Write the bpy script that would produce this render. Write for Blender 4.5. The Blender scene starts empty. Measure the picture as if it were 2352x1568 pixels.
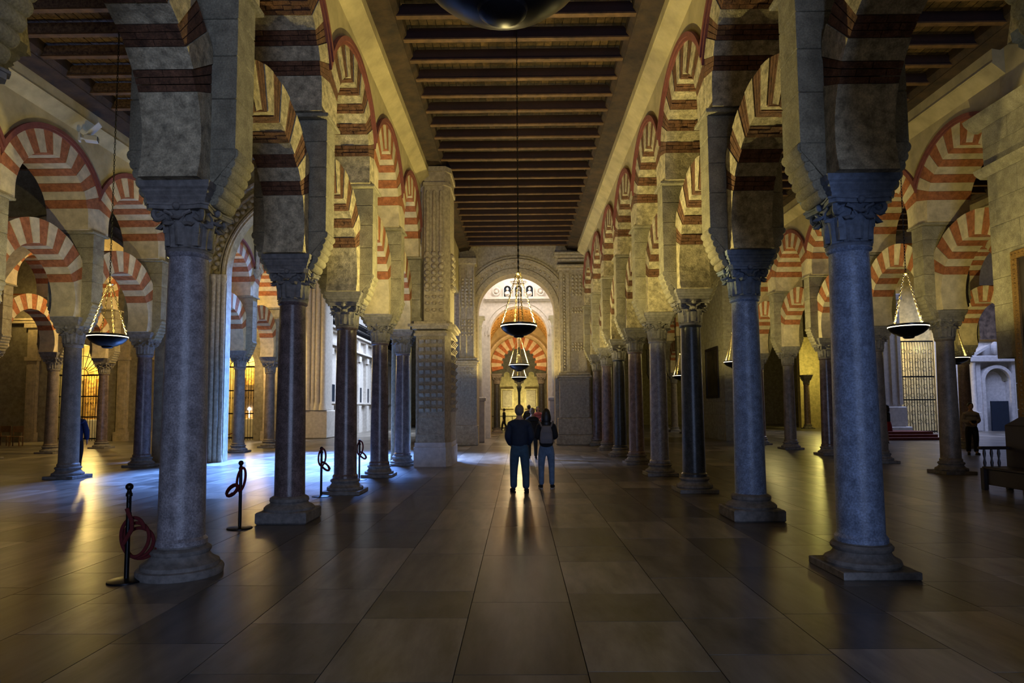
import bpy, bmesh, math, random
from math import sin, cos, pi, sqrt, radians, atan2
from mathutils import Vector, Matrix
random.seed(7)
S = bpy.context.scene
C = S.collection
# ------------------------------------------------------------------ camera, world, lights, exposure
S.view_settings.view_transform = 'Standard'; S.view_settings.look = 'None'
S.view_settings.gamma = 1; S.view_settings.use_curve_mapping = False
S.view_settings.exposure = -0.08
S.cycles.use_denoising = True
S.cycles.max_bounces = 6; S.cycles.diffuse_bounces = 3; S.cycles.glossy_bounces = 2
S.cycles.transmission_bounces = 3; S.cycles.caustics_reflective = False; S.cycles.caustics_refractive = False
cd = bpy.data.cameras.new('camera'); cam = bpy.data.objects.new('camera', cd); C.objects.link(cam); S.camera = cam
cd.sensor_fit = 'HORIZONTAL'; cd.sensor_width = 36; cd.lens = 36 * 1480 / 2352
PITCH = 4.0
cd.shift_y = (153 - 1480 * math.tan(radians(PITCH))) / 2352
cd.clip_end = 300
YAW, ROLL = radians(0.62), radians(-0.37)
cam.matrix_world = (Matrix.Translation((0, 0, 1.65)) @ Matrix.Rotation(YAW, 4, 'Z')
                    @ Matrix.Rotation(radians(90 + PITCH), 4, 'X') @ Matrix.Rotation(-ROLL * -1, 4, 'Z'))
w = bpy.data.worlds.new('world'); S.world = w; w.use_nodes = True
bg = w.node_tree.nodes['Background']; bg.inputs[0].default_value = (0.55, 0.55, 0.60, 1); bg.inputs[1].default_value = 0.075
WARM = (1.0, 0.82, 0.30); BLUE = (0.36, 0.52, 1.0)
def area(name, loc, rot, sx, sy, power, col, spread=180):
    l = bpy.data.lights.new(name, 'AREA'); l.shape = 'RECTANGLE'; l.size = sx; l.size_y = sy; l.energy = power; l.color = col
    l.spread = radians(spread)
    o = bpy.data.objects.new(name, l); o.location = loc; o.rotation_euler = rot; C.objects.link(o); return o
def point(name, loc, power, col, r=0.05):
    l = bpy.data.lights.new(name, 'POINT'); l.energy = power; l.color = col; l.shadow_soft_size = r
    o = bpy.data.objects.new(name, l); o.location = loc; C.objects.link(o); return o
area('courtyard_door_daylight', (2.2, -9.0, 2.6), (radians(90), 0, 0), 3.0, 4.4, 720, (0.46, 0.60, 1.0))
area('transept_skylight', (-6.6, 28.0, 12.2), (radians(-33), 0, 0), 4.0, 2.0, 5200, (0.14, 0.33, 1.0), 44)
area('transept_window', (-10.2, 27.0, 9.6), (Vector((-1.5, 21.5, 0)) - Vector((-10.2, 27.0, 9.6))).to_track_quat('-Z', 'Y').to_euler(), 1.6, 1.2, 260, BLUE, 22)
area('altar_skylight', (27, 36, 10.5), (0, 0, 0), 8, 8, 1300, (0.42, 0.54, 1.0), 140)
area('choir_skylight', (-6.5, 44, 12), (0, radians(25), 0), 6, 12, 1900, (0.66, 0.78, 1.0), 85)
area('antechamber_skylight', (0, 33.6, 9.7), (0, 0, 0), 2.4, 3.2, 330, (1.0, 0.86, 0.74))
point('golden_bay_lamp', (0, 38.5, 5.6), 200, (1.0, 0.62, 0.28), 0.2)
point('striped_arch_lamp', (0, 41.2, 4.4), 150, (1.0, 0.66, 0.30), 0.2)
point('screen_fill', (0, 46.5, 5.6), 120, (1.0, 0.9, 0.6), 0.2)  # unseen fill light added to brighten the front of the cusped screen
point('far_chapel_lamp', (0, 53.3, 2.2), 230, (1.0, 0.90, 0.45), 0.3)
# ------------------------------------------------------------------ materials
M = {}
def mat(name, col, rough=0.8, var=0.25, scale=6.0, bump=0.0, bscale=30.0, metal=0.0, emit=None, estr=0, col2=None, spec=0.5, island=0.0, stretch=None, mott=0.0):
    m = bpy.data.materials.new(name); m.use_nodes = True; nt = m.node_tree; N = nt.nodes; L = nt.links
    b = N['Principled BSDF']; b.inputs['Roughness'].default_value = rough; b.inputs['Metallic'].default_value = metal
    b.inputs['Specular IOR Level'].default_value = spec
    tc = N.new('ShaderNodeTexCoord'); vec = tc.outputs['Object']
    oi = N.new('ShaderNodeObjectInfo')
    ad = N.new('ShaderNodeVectorMath'); ad.operation = 'MULTIPLY_ADD'
    L.new(oi.outputs['Random'], ad.inputs[0]); ad.inputs[1].default_value = (37, 53, 71); L.new(vec, ad.inputs[2]); vec = ad.outputs[0]
    if stretch:
        mp = N.new('ShaderNodeMapping'); mp.inputs['Scale'].default_value = stretch; L.new(vec, mp.inputs[0]); vec = mp.outputs[0]
    n = N.new('ShaderNodeTexNoise'); n.inputs['Scale'].default_value = scale; n.inputs['Detail'].default_value = 7; n.inputs['Roughness'].default_value = 0.62
    L.new(vec, n.inputs['Vector'])
    r = N.new('ShaderNodeMapRange'); r.inputs['From Min'].default_value = 0.3; r.inputs['From Max'].default_value = 0.7
    L.new(n.outputs['Fac'], r.inputs['Value'])
    mx = N.new('ShaderNodeMix'); mx.data_type = 'RGBA'
    c2 = col2 or tuple(c * (1 - 1.3 * var) for c in col)
    mx.inputs[6].default_value = (*c2, 1); mx.inputs[7].default_value = (*[min(1, c * (1 + var * .6)) for c in col], 1)
    L.new(r.outputs[0], mx.inputs[0]); out = mx.outputs[2]
    if mott:
        v = N.new('ShaderNodeTexNoise'); v.inputs['Scale'].default_value = 60; v.inputs['Detail'].default_value = 3
        L.new(vec, v.inputs['Vector'])
        r2 = N.new('ShaderNodeMapRange'); r2.inputs['From Min'].default_value = 0.35; r2.inputs['From Max'].default_value = 0.65
        r2.inputs['To Min'].default_value = 1 - mott; r2.inputs['To Max'].default_value = 1 + mott; L.new(v.outputs['Fac'], r2.inputs['Value'])
        sc = N.new('ShaderNodeVectorMath'); sc.operation = 'SCALE'; L.new(out, sc.inputs[0]); L.new(r2.outputs[0], sc.inputs['Scale']); out = sc.outputs[0]
    if island:
        g = N.new('ShaderNodeNewGeometry'); a = N.new('ShaderNodeMath'); a.operation = 'ADD'; L.new(g.outputs['Random Per Island'], a.inputs[0]); L.new(oi.outputs['Random'], a.inputs[1])
        fr = N.new('ShaderNodeMath'); fr.operation = 'FRACT'; L.new(a.outputs[0], fr.inputs[0])
        pw = N.new('ShaderNodeMath'); pw.operation = 'POWER'; L.new(fr.outputs[0], pw.inputs[0]); pw.inputs[1].default_value = 2.0
        mr = N.new('ShaderNodeMapRange'); L.new(pw.outputs[0], mr.inputs['Value']); mr.inputs['To Min'].default_value = 1 - island * .5; mr.inputs['To Max'].default_value = 1 + island
        sc = N.new('ShaderNodeVectorMath'); sc.operation = 'SCALE'; L.new(out, sc.inputs[0]); L.new(mr.outputs[0], sc.inputs['Scale']); out = sc.outputs[0]
    L.new(out, b.inputs['Base Color'])
    if bump:
        n2 = N.new('ShaderNodeTexNoise'); n2.inputs['Scale'].default_value = bscale; n2.inputs['Detail'].default_value = 6; n2.inputs['Roughness'].default_value = 0.7
        L.new(vec, n2.inputs['Vector'])
        bp = N.new('ShaderNodeBump'); bp.inputs['Strength'].default_value = bump; bp.inputs['Distance'].default_value = 0.02
        L.new(n2.outputs['Fac'], bp.inputs['Height']); L.new(bp.outputs[0], b.inputs['Normal'])
    if emit:
        b.inputs['Emission Color'].default_value = (*emit, 1); b.inputs['Emission Strength'].default_value = estr
    M[name] = m; return m
mat('stone', (0.37, 0.33, 0.225), 0.9, 0.30, 5, 1.0, 38, mott=.2)
mat('rubble', (0.54, 0.46, 0.30), 0.95, 0.5, 9, 1.0, 14, mott=.2)
mat('cream', (0.64, 0.54, 0.36), 0.9, 0.25, 5, 0.4, 25)
mat('brick_old', (0.19, 0.088, 0.045), 0.95, 0.5, 10, 1.0, 26, mott=.25)
mat('brick', (0.42, 0.15, 0.06), 0.9, 0.35, 9, 0.6, 30, mott=.15)
mat('red_trim', (0.22, 0.065, 0.05), 0.85, 0.2, 8, 0.3)
mat('plaster', (0.52, 0.43, 0.23), 0.9, 0.22, 2.2, 0.15, 12)
mat('mortar', (0.20, 0.17, 0.13), 0.95, 0.2)
mat('shaft_blue', (0.27, 0.35, 0.52), 0.34, 0.35, 9, 0.15, 60, mott=.3)
mat('shaft_grey', (0.33, 0.31, 0.33), 0.32, 0.35, 9, 0.15, 60, mott=.3)
mat('shaft_plum', (0.17, 0.125, 0.12), 0.22, 0.4, 8, 0.12, 60, mott=.3)
mat('shaft_dark', (0.055, 0.06, 0.065), 0.28, 0.4, 9, 0.1, 60, mott=.5)
mat('shaft_rose', (0.27, 0.19, 0.16), 0.3, 0.4, 8, 0.12, 60, mott=.35)
mat('shaft_sand', (0.25, 0.20, 0.15), 0.45, 0.35, 6, 0.2, 40, mott=.25)
mat('capital_blue', (0.20, 0.25, 0.34), 0.7, 0.35, 12, 0.5, 40)
mat('capital_stone', (0.24, 0.22, 0.20), 0.7, 0.35, 12, 0.5, 40)
mat('carved_stone', (0.46, 0.38, 0.26), 0.85, 0.3, 10, 0.8, 26, mott=.15)
mat('white_stone', (0.62, 0.58, 0.54), 0.75, 0.18, 6, 0.4, 25)
mat('floor_joint', (0.035, 0.03, 0.026), 0.8, 0.2)
mat('marble_slab', (0.19, 0.168, 0.142), 0.28, 0.48, 3.4, 0.05, 9, island=0.8, stretch=(1.0, .35, 1), spec=.42)
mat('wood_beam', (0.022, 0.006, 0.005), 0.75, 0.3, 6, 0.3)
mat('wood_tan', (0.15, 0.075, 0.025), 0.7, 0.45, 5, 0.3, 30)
mat('wood_board', (0.10, 0.058, 0.024), 0.8, 0.6, 7, 0.4, 20, island=.6)
mat('wood_plate', (0.06, 0.033, 0.014), 0.8, 0.55, 3.0, 0.6, 14)
mat('wood_paint', (0.17, 0.105, 0.05), 0.7, 0.7, 18, 0.5, 26, col2=(0.03, 0.008, 0.006))
mat('black_metal', (0.012, 0.012, 0.014), 0.35, 0.2, metal=.6)
mat('dark_bronze', (0.03, 0.03, 0.035), 0.3, 0.2, metal=.8)
mat('brass', (0.72, 0.58, 0.32), 0.3, 0.2, metal=1.0)
mat('rope', (0.12, 0.008, 0.008), 0.85, 0.25, 40)
mat('lamp_glow', (1, .9, .7), 0.5, 0.05, emit=(1.0, 0.85, 0.55), estr=4.5)
mat('dark_wood', (0.014, 0.006, 0.005), 0.5, 0.3, 5)
mat('gilt', (0.35, 0.20, 0.06), 0.45, 0.4, 30, 0.5, 60, metal=.6)
mat('canvas_dark', (0.035, 0.025, 0.018), 0.4, 0.8, 2.5)
mat('canvas_figure', (0.16, 0.11, 0.075), 0.4, 1.1, 3.0, col2=(0.015, .012, .012))
mat('skin', (0.42, 0.25, 0.17), 0.6, 0.1)
mat('hair_dark', (0.008, 0.006, 0.006), 0.5, 0.3, 40)
mat('hair_grey', (0.16, 0.13, 0.11), 0.7, 0.3, 40)
mat('hair_blond', (0.22, 0.15, 0.09), 0.7, 0.3, 40)
mat('navy', (0.010, 0.020, 0.045), 0.8, 0.2, 12, .3)
mat('jeans', (0.035, 0.085, 0.14), 0.85, 0.25, 14, .2)
mat('jeans_light', (0.12, 0.19, 0.30), 0.85, 0.25, 14, .2)
mat('black_cloth', (0.008, 0.008, 0.009), 0.85, 0.2)
mat('grey_cloth', (0.17, 0.16, 0.17), 0.85, 0.15)
mat('white_sole', (0.45, 0.42, 0.40), 0.7, 0.1)
mat('red_cloth', (0.32, 0.02, 0.03), 0.85, 0.15)
mat('pink_cloth', (0.40, 0.10, 0.11), 0.85, 0.15)
mat('blue_cloth', (0.01, 0.025, 0.10), 0.85, 0.15)
mat('pale_cloth', (0.30, 0.27, 0.27), 0.85, 0.15)
mat('chapel_yellow', (0.62, 0.50, 0.24), 0.85, 0.3, 4)
mat('altar_gold', (0.62, 0.40, 0.12), 0.5, 0.7, 7, 0.5, col2=(0.12, .03, .015))
mat('gold_vault', (0.55, 0.34, 0.10), 0.6, 0.5, 9, 0.9, 14)
mat('lamp_white', (1, 1, 1), 0.5, 0.0, emit=(1, .93, .75), estr=14)
mat('white_paint', (0.6, 0.6, 0.58), 0.5, 0.1)
mat('glass_dark', (0.02, 0.03, 0.05), 0.1, 0.1)
# ------------------------------------------------------------------ mesh builder
class MB:
    def __init__(s): s.v = []; s.f = []; s.m = []; s.cur = 0
    def add(s, vs, fs):
        o = len(s.v); s.v += [tuple(p) for p in vs]; s.f += [tuple(i + o for i in f) for f in fs]; s.m += [s.cur] * len(fs); return s
    def box(s, x0, x1, y0, y1, z0, z1, j=0):
        q = lambda a: a + (random.uniform(-j, j) if j else 0)
        vs = [(q(x), q(y), q(z)) for z in (z0, z1) for y in (y0, y1) for x in (x0, x1)]
        return s.add(vs, [(0, 2, 3, 1), (4, 5, 7, 6), (0, 1, 5, 4), (2, 6, 7, 3), (0, 4, 6, 2), (1, 3, 7, 5)])
    def cbox(s, x0, x1, y0, y1, z0, z1, c=0.01):
        """box with chamfered edges"""
        def ring(z, d): return [(x0 + d + c * 0, y0 + d, z), (x1 - d, y0 + d, z), (x1 - d, y1 - d, z), (x0 + d, y1 - d, z)]
        r = [ring(z0, c), ring(z0 + c, 0), ring(z1 - c, 0), ring(z1, c)]
        vs = [p for k in r for p in k]; fs = [(3, 2, 1, 0), (12, 13, 14, 15)]
        for k in range(3):
            for i in range(4): a = 4 * k + i; b = 4 * k + (i + 1) % 4; fs.append((a, b, b + 4, a + 4))
        return s.add(vs, fs)
    def lathe(s, prof, n=24, c=(0, 0, 0), capb=True, capt=True, ax='z', a0=0, a1=2 * pi):
        full = abs(a1 - a0 - 2 * pi) < 1e-6; nn = n if full else n + 1
        vs = []
        for r, z in prof:
            for i in range(nn):
                a = a0 + (a1 - a0) * i / n; p = (r * cos(a), r * sin(a), z)
                if ax == 'y': p = (p[0], p[2], p[1])
                if ax == 'x': p = (p[2], p[0], p[1])
                vs.append((p[0] + c[0], p[1] + c[1], p[2] + c[2]))
        fs = []
        for k in range(len(prof) - 1):
            for i in range(n):
                a = k * nn + i; b = k * nn + (i + 1) % nn; fs.append((a, b, b + nn, a + nn))
        if capb: fs.append(tuple(range(nn))[::-1])
        if capt: fs.append(tuple((len(prof) - 1) * nn + i for i in range(nn)))
        return s.add(vs, fs)
    def tube(s, pts, r, n=8, closed=False):
        P = [Vector(p) for p in pts]; vs = []; fs = []; k = len(P); up = Vector((0.13, 0.21, 1)).normalized(); px_ = None
        for i, p in enumerate(P):
            a = P[(i - 1) % k] if closed or i else p; b = P[(i + 1) % k] if closed or i < k - 1 else p
            t = (b - a).normalized(); x = t.cross(up)
            if px_ is not None: x = px_ - t * px_.dot(t)
            if x.length < .05: x = t.cross(Vector((1, 0, 0)))
            x.normalize(); y = t.cross(x); px_ = x; rr = r[i] if isinstance(r, (list, tuple)) else r
            for j in range(n): vs.append(p + x * rr * cos(2 * pi * j / n) + y * rr * sin(2 * pi * j / n))
        for i in range(k if closed else k - 1):
            for j in range(n):
                a = i * n + j; b = i * n + (j + 1) % n; c2 = ((i + 1) % k) * n
                fs.append((a, b, c2 + (j + 1) % n, c2 + j))
        if not closed: fs += [tuple(range(n))[::-1], tuple((k - 1) * n + j for j in range(n))]
        return s.add(vs, fs)
    def prism(s, poly, a0, a1, plane='yz'):
        """extrude a 2D polygon; plane yz -> along x, xz -> along y, xy -> along z"""
        n = len(poly); vs = []
        for a in (a0, a1):
            for u, v in poly: vs.append({'yz': (a, u, v), 'xz': (u, a, v), 'xy': (u, v, a)}[plane])
        fs = [tuple(range(n))[::-1], tuple(range(n, 2 * n))] + [(i, (i + 1) % n, n + (i + 1) % n, n + i) for i in range(n)]
        return s.add(vs, fs)
    def ball(s, c, r, n=10, m=6, sc=(1, 1, 1)):
        vs = []; fs = []
        for k in range(m + 1):
            t = pi * k / m
            for i in range(n): a = 2 * pi * i / n; vs.append((c[0] + sc[0] * r * sin(t) * cos(a), c[1] + sc[1] * r * sin(t) * sin(a), c[2] - sc[2] * r * cos(t)))
        for k in range(m):
            for i in range(n): a = k * n + i; b = k * n + (i + 1) % n; fs.append((a, b, b + n, a + n))
        return s.add(vs, fs)
    def mesh(s, name, mats, smooth=False, fix=True):
        me = bpy.data.meshes.new(name); me.from_pydata(s.v, [], s.f)
        for m in (mats if isinstance(mats, (list, tuple)) else [mats]): me.materials.append(M[m])
        if any(s.m): me.polygons.foreach_set('material_index', s.m)
        if fix:
            b = bmesh.new(); b.from_mesh(me); bmesh.ops.remove_doubles(b, verts=b.verts, dist=1e-5)
            bmesh.ops.recalc_face_normals(b, faces=b.faces); b.to_mesh(me); b.free()
        if smooth:
            me.polygons.foreach_set('use_smooth', [True] * len(me.polygons)); me.set_sharp_from_angle(angle=radians(38 if smooth is True else smooth))
        me.update(); return me
def ob(name, me, parent=None, loc=(0, 0, 0), rot=(0, 0, 0), sc=None, label=None, cat=None, group=None, kind=None):
    o = bpy.data.objects.new(name, me); C.objects.link(o); o.location = loc; o.rotation_euler = rot
    if sc: o.scale = sc
    if parent is not None: o.parent = parent
    if label: o['label'] = label
    if cat: o['category'] = cat
    if group: o['group'] = group
    if kind: o['kind'] = kind
    return o
def thing(name, label, cat, loc=(0, 0, 0), rz=0, group=None): return ob(name, None, None, loc, (0, 0, rz), None, label, cat, group)
def struct(name, me, **k): return ob(name, me, kind='structure', **k)
ORD = ['nearest', 'second', 'third', 'fourth', 'fifth', 'sixth', 'seventh', 'eighth', 'ninth', 'tenth', 'eleventh', 'twelfth']
D = 3.1
def YK(k): return 6.63 + D * k
# ------------------------------------------------------------------ floor: marble slabs
fl = MB(); fl.box(-36, 40, -6, 64, -0.3, -0.012); floor = struct('floor', fl.mesh('floor', 'floor_joint'))
slab = MB().cbox(-0.5, 0.5, -0.5, 0.5, -0.012, 0, 0.0)
slab = MB(); slab.box(-.5, .5, -.5, .5, -0.012, 0); slab_me = slab.mesh('marble_slab', 'marble_slab')
cells = []; W = 0.835
for i in range(-42, 47):
    x0 = -W / 2 + i * W; y = -6 + random.uniform(0, 1.2)
    while y < 63:
        L = random.choice([0.75, 0.95, 1.2, 1.5, 1.75]); cells.append((x0 + W / 2, y + L / 2, W, L)); y += L
vis = [c for c in cells if c[1] > 2.3 and abs(c[0]) < c[1] * 0.84 + .6]
vis.sort(key=lambda c: c[1] + 0.15 * abs(c[0])); near = vis[:296]; ns = set(id(c) for c in near)
for c in near: ob('marble_slab', slab_me, floor, (c[0], c[1], random.uniform(-.0008, 0)), sc=(c[2] - .007, c[3] - .007, 1))
rest = MB()
for c in cells:
    if id(c) not in ns: rest.box(c[0] - c[2] / 2 + .0035, c[0] + c[2] / 2 - .0035, c[1] - c[3] / 2 + .0035, c[1] + c[3] / 2 - .0035, -.012, 0)
ob('paving', rest.mesh('paving', 'marble_slab', fix=False), floor, kind='stuff')
# ------------------------------------------------------------------ arch pieces
XT = {}      # mesh cache
def cached(key, fn):
    if key not in XT: XT[key] = fn()
    return XT[key]
def vouss(c, ri, ro, a0, a1, t, clampy, mats, courses=1, cols=1, nseg=2, name='voussoir', jit=0.0):
    """wedge stone between angles a0..a1 (deg) around centre height c, half thickness t along x"""
    b = MB(); da = (a1 - a0) / courses; rnd = random.Random(int(a0 * 10) + courses)
    for k in range(courses):
        off = (k % 2) * .5; xs = [-t] + [(-t + 2 * t * (j + off) / cols) for j in range(1 if not off else 0, cols) if -t < -t + 2 * t * (j + off) / cols < t] + [t]
        for x0, x1 in zip(xs, xs[1:]):
            g = 0.12 if courses == 1 else 0.2; gx = 0 if cols == 1 else .004
            b0 = radians(a0 + k * da + g); b1 = radians(a0 + (k + 1) * da - g); dr = rnd.uniform(-jit, jit)
            pts = []
            for i in range(nseg + 1):
                a = b0 + (b1 - b0) * i / nseg; pts.append(((ri + dr) * cos(a), c + (ri + dr) * sin(a)))
            for i in range(nseg, -1, -1):
                a = b0 + (b1 - b0) * i / nseg; r = min(ro, clampy / max(1e-4, abs(cos(a)))); r = max(r, ri + .05); pts.append((r * cos(a), c + r * sin(a)))
            b.prism(pts, x0 + gx, x1 - gx, 'yz')
    return b.mesh(name, mats)
LC, LRI, LRO, LT = 4.32, 1.14, 1.70, 0.30       # lower arch centre, radii, half thickness
UC, URI, URO, UT = 6.36, 1.16, 1.66, 0.52
def lower_arch(x, ym, label, near=False, stone='cream', group=None, t=LT):
    a = thing('horseshoe_arch', label, 'arch', (x, ym, 0), 0, group)
    for sgn in (1, -1):
        def mk(sgn=sgn):
            b = MB(); pts = []
            for i in range(7):
                an = radians(-19 + (24 + 19) * i / 6); pts.append((sgn * LRI * cos(an), LC + LRI * sin(an)))
            an = radians(24); pts += [(sgn * 1.345, LC + 1.345 * math.tan(an)), (sgn * 1.345, 3.955)]
            return b.prism(pts, -t + .004, t - .004, 'yz').mesh('springer', stone)
        ob('springer', cached(('ls', sgn, stone, t), mk), a)
    for i in range(13):
        a0 = 24 + 132 * i / 13; a1 = 24 + 132 * (i + 1) / 13; br = i % 2 == 0
        key = ('lv', i, near, br, t, stone)
        me = cached(key, lambda: vouss(LC, LRI - (.012 if br else 0), LRO, a0, a1, t - (.008 if br else 0), 1.345, ('brick_old' if stone == 'rubble' else 'brick') if br else stone, 3 if near and br else 1, 2 if near and br else 1, 2 if not (near and br) else 1, jit=.008 if near and br else 0))
        ob('voussoir', me, a)
    return a
def upper_arch(x, ym, label, near=False, stone='cream', group=None, t=UT, rim='red_trim'):
    a = thing('round_arch', label, 'arch', (x, ym, 0), 0, group)
    for sgn in (1, -1):
        def mk(sgn=sgn):
            b = MB(); pts = [(sgn * URI, 6.12)]
            for i in range(4):
                an = radians(14 * i / 3); pts.append((sgn * URI * cos(an), UC + URI * sin(an)))
            pts += [(sgn * 1.548, UC + 1.548 * math.tan(radians(14))), (sgn * 1.548, 6.12)]
            return b.prism(pts, -t, t, 'yz').mesh('springer', stone)
        ob('springer', cached(('us', sgn, stone, t), mk), a)
    for i in range(15):
        a0 = 14 + 152 * i / 15; a1 = 14 + 152 * (i + 1) / 15; br = i % 2 == 0
        key = ('uv', i, near, br, t, stone)
        me = cached(key, lambda: vouss(UC, URI - (.012 if br else 0), URO, a0, a1, t - (.006 if br else 0), 1.548, ('brick_old' if stone == 'rubble' else 'brick') if br else stone, 3 if near and br else 1, 4 if near and br else 1, 2 if not (near and br) else 1, jit=.01 if near and br else 0))
        ob('voussoir', me, a)
    def rimmesh():
        b = MB()
        for sx in (-1, 1):
            for r0, r1, p in ((URO, URO + .05, .03), (URO + .05, URO + .13, .06)):
                pts_i = []; lim0 = math.acos(1.548 / r0 if r0 > 1.548 else 1); lim1 = math.acos(1.548 / r1)
                n = 28; ii = [(r0 * cos(lim0 + (pi - 2 * lim0) * k / n), UC + r0 * sin(lim0 + (pi - 2 * lim0) * k / n)) for k in range(n + 1)]
                oo = [(r1 * cos(lim1 + (pi - 2 * lim1) * k / n), UC + r1 * sin(lim1 + (pi - 2 * lim1) * k / n)) for k in range(n + 1)]
                for k in range(n):
                    b.prism([ii[k], ii[k + 1], oo[k + 1], oo[k]], sx * (t - .02), sx * (t + p), 'yz')
        return b.mesh('rim_moulding', rim)
    ob('rim_moulding', cached(('rim', t, rim), rimmesh), a)
    return a
def pier(x, y, label, group=None, stone='stone', hx=0.55, hy=0.21, name='stone_pier'):
    p = thing(name, label, 'pier', (x, y, 0), 0, group)
    zs = [4.32, 4.86, 5.32, 5.72, 6.06]
    for i in range(4):
        key = ('pb', i, stone, hx)
        me = cached(key, lambda: MB().cbox(-hx, hx, -hy, hy, zs[i] + .003, zs[i + 1] - .003, .008).mesh('stone_block', stone))
        ob('stone_block', me, p, rot=(0, 0, 0))
    def foot():
        b = MB(); b.prism([(-hx, 4.318), (-hx, 4.25), (-.31, 3.955), (.31, 3.955), (hx, 4.25), (hx, 4.318)], -hy, hy, 'xz'); return b.mesh('stone_block', stone)
    ob('stone_block', cached(('pf', stone, hx), foot), p)
    def imp():
        b = MB(); h = hy + .12
        b.cbox(-hx - .05, hx + .05, -h, h, 6.06, 6.12, .012); return b.mesh('impost', stone)
    ob('impost', cached(('imp', stone, hx), imp), p)
    for sg in (-1, 1):
        def rolls(sg=sg):
            b = MB(); n = 6
            for i in range(n):
                u = i / (n - 1); cx = sg * (.33 + (hx - .03 - .33) * u ** .8 + .03); cz = 3.80 + .48 * u
                b.lathe([(.058, -hy + .01), (.066, -hy + .03), (.066, hy - .03), (.058, hy - .01)], 12, (cx - sg * .03, 0, cz), ax='y')
            b.prism([(sg * .28, 3.79), (sg * (hx - .03), 4.27), (sg * .25, 4.27)], -hy + .02, hy - .02, 'xz')
            return b.mesh('roll_corbel', stone, smooth=True)
        ob('roll_corbel', cached(('roll', sg, stone, hx), rolls), p)
    return p
# ------------------------------------------------------------------ columns
def leaf(b, ang, r0, z0, z1, w, out, curl=.05, n=6):
    ca, sa = cos(ang), sin(ang); rows = []
    for i in range(n + 1):
        u = i / n; r = r0 + .012 + out * u ** 2.2; z = z0 + (z1 - z0) * sin(min(1, u * 1.12) * pi / 2)
        if u > .8: z -= curl * (u - .8) / .2; r += curl * .5 * (u - .8) / .2
        ww = w * (0.75 + .35 * sin(u * pi)) * (1 if u < .85 else .6)
        rows.append([(r - .012, -ww), (r + .012, -ww * .45), (r + .028, 0), (r + .012, ww * .45), (r - .012, ww)])
        rows[-1] = [(rr * ca - t * sa, rr * sa + t * ca, z) for rr, t in rows[-1]]
    vs = [p for r in rows for p in r]; fs = []
    for i in range(n):
        for j in range(4): a = i * 5 + j; fs.append((a, a + 1, a + 6, a + 5))
    o = len(vs); vs += [(p[0] * .93, p[1] * .93, p[2] - .004) for p in vs]; fs += [tuple(reversed([q + o for q in f])) for f in fs]
    rim = [j for j in range(5)] + [i * 5 + 4 for i in range(1, n + 1)] + [n * 5 + j for j in (3, 2, 1, 0)] + [i * 5 for i in range(n - 1, 0, -1)]
    for i in range(len(rim)): a, c = rim[i], rim[(i + 1) % len(rim)]; fs.append((a, c, c + o, a + o))
    b.add(vs, fs)
def capital_mesh(kind=0):
    b = MB(); z0 = 3.31; z1 = 3.74
    b.lathe([(.185, z0 - .05), (.215, z0 - .045), (.225, z0 - .02), (.21, z0), (.19, z0 + .005), (.195, z0 + .2), (.235, z0 + .33), (.27, z1 - .05)], 20)
    for i in range(8): leaf(b, pi / 8 + i * pi / 4, .19, z0, z0 + .26, .072, .075)
    for i in range(8): leaf(b, i * pi / 4, .20, z0 + .02, z0 + .31, .07, .10)
    for i in range(4):   # corner volutes
        a = pi / 4 + i * pi / 2
        pts = []
        for k in range(15):
            t = k / 14; th = t * 2.4 * pi; rr = .058 * (1 - .75 * t); pts.append((.335 - .03 + rr * sin(th), z1 - .10 - rr * cos(th) + 0.01))
        b.tube([(.20 * cos(a), .20 * sin(a), z0 + .22), (.25 * cos(a), .25 * sin(a), z1 - .13)] + [(r * cos(a), r * sin(a), z) for r, z in pts], [.03, .032] + [.03 - .0012 * k for k in range(15)], 6)
        leaf(b, a, .22, z0 + .15, z1 - .07, .05, .085)
        m = a + pi / 4; b.ball((.285 * cos(m), .285 * sin(m), z1 - .03), .042, 8, 5)
        for s2 in (-1, 1): b.tube([(.25 * cos(m + s2 * .1), .25 * sin(m + s2 * .1), z0 + .25), (.27 * cos(m + s2 * .25), .27 * sin(m + s2 * .25), z1 - .1), (.29 * cos(m + s2 * .48), .29 * sin(m + s2 * .48), z1 - .07)], .018, 5)
    pts = []
    for i in range(4):
        a = pi / 4 + i * pi / 2
        pts += [(.41 * cos(a - .09), .41 * sin(a - .09)), (.41 * cos(a + .09), .41 * sin(a + .09))]
        for u in (.3, .5, .7):
            aa = a + pi / 2 * u; rr = .30 - .02 * (1 - abs(u - .5) * 4 * .8); pts.append((rr * cos(aa), rr * sin(aa)))
    b.prism(pts, z1 - .06, z1 - .015, 'xy'); b.prism([(x * 1.05, y * 1.05) for x, y in pts], z1 - .02, z1, 'xy')
    return b.mesh('capital', 'capital_stone', smooth=50)
CAP = capital_mesh()
def cimacio():
    b = MB(); z = 3.74
    prof = [(.29, 0), (.30, .02), (.295, .035), (.315, .06), (.31, .075), (.335, .11), (.335, .13), (.355, .15), (.36, .212)]
    vs = []; fs = []
    for h, dz in prof:
        vs += [(-h, -h, z + dz), (h, -h, z + dz), (h, h, z + dz), (-h, h, z + dz)]
    for k in range(len(prof) - 1):
        for i in range(4): a = 4 * k + i; c = 4 * k + (i + 1) % 4; fs.append((a, c, c + 4, a + 4))
    fs += [(3, 2, 1, 0), tuple(4 * (len(prof) - 1) + i for i in range(4))]
    return b.add(vs, fs).mesh('impost_block', 'capital_stone')
CIM = cimacio()
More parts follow.
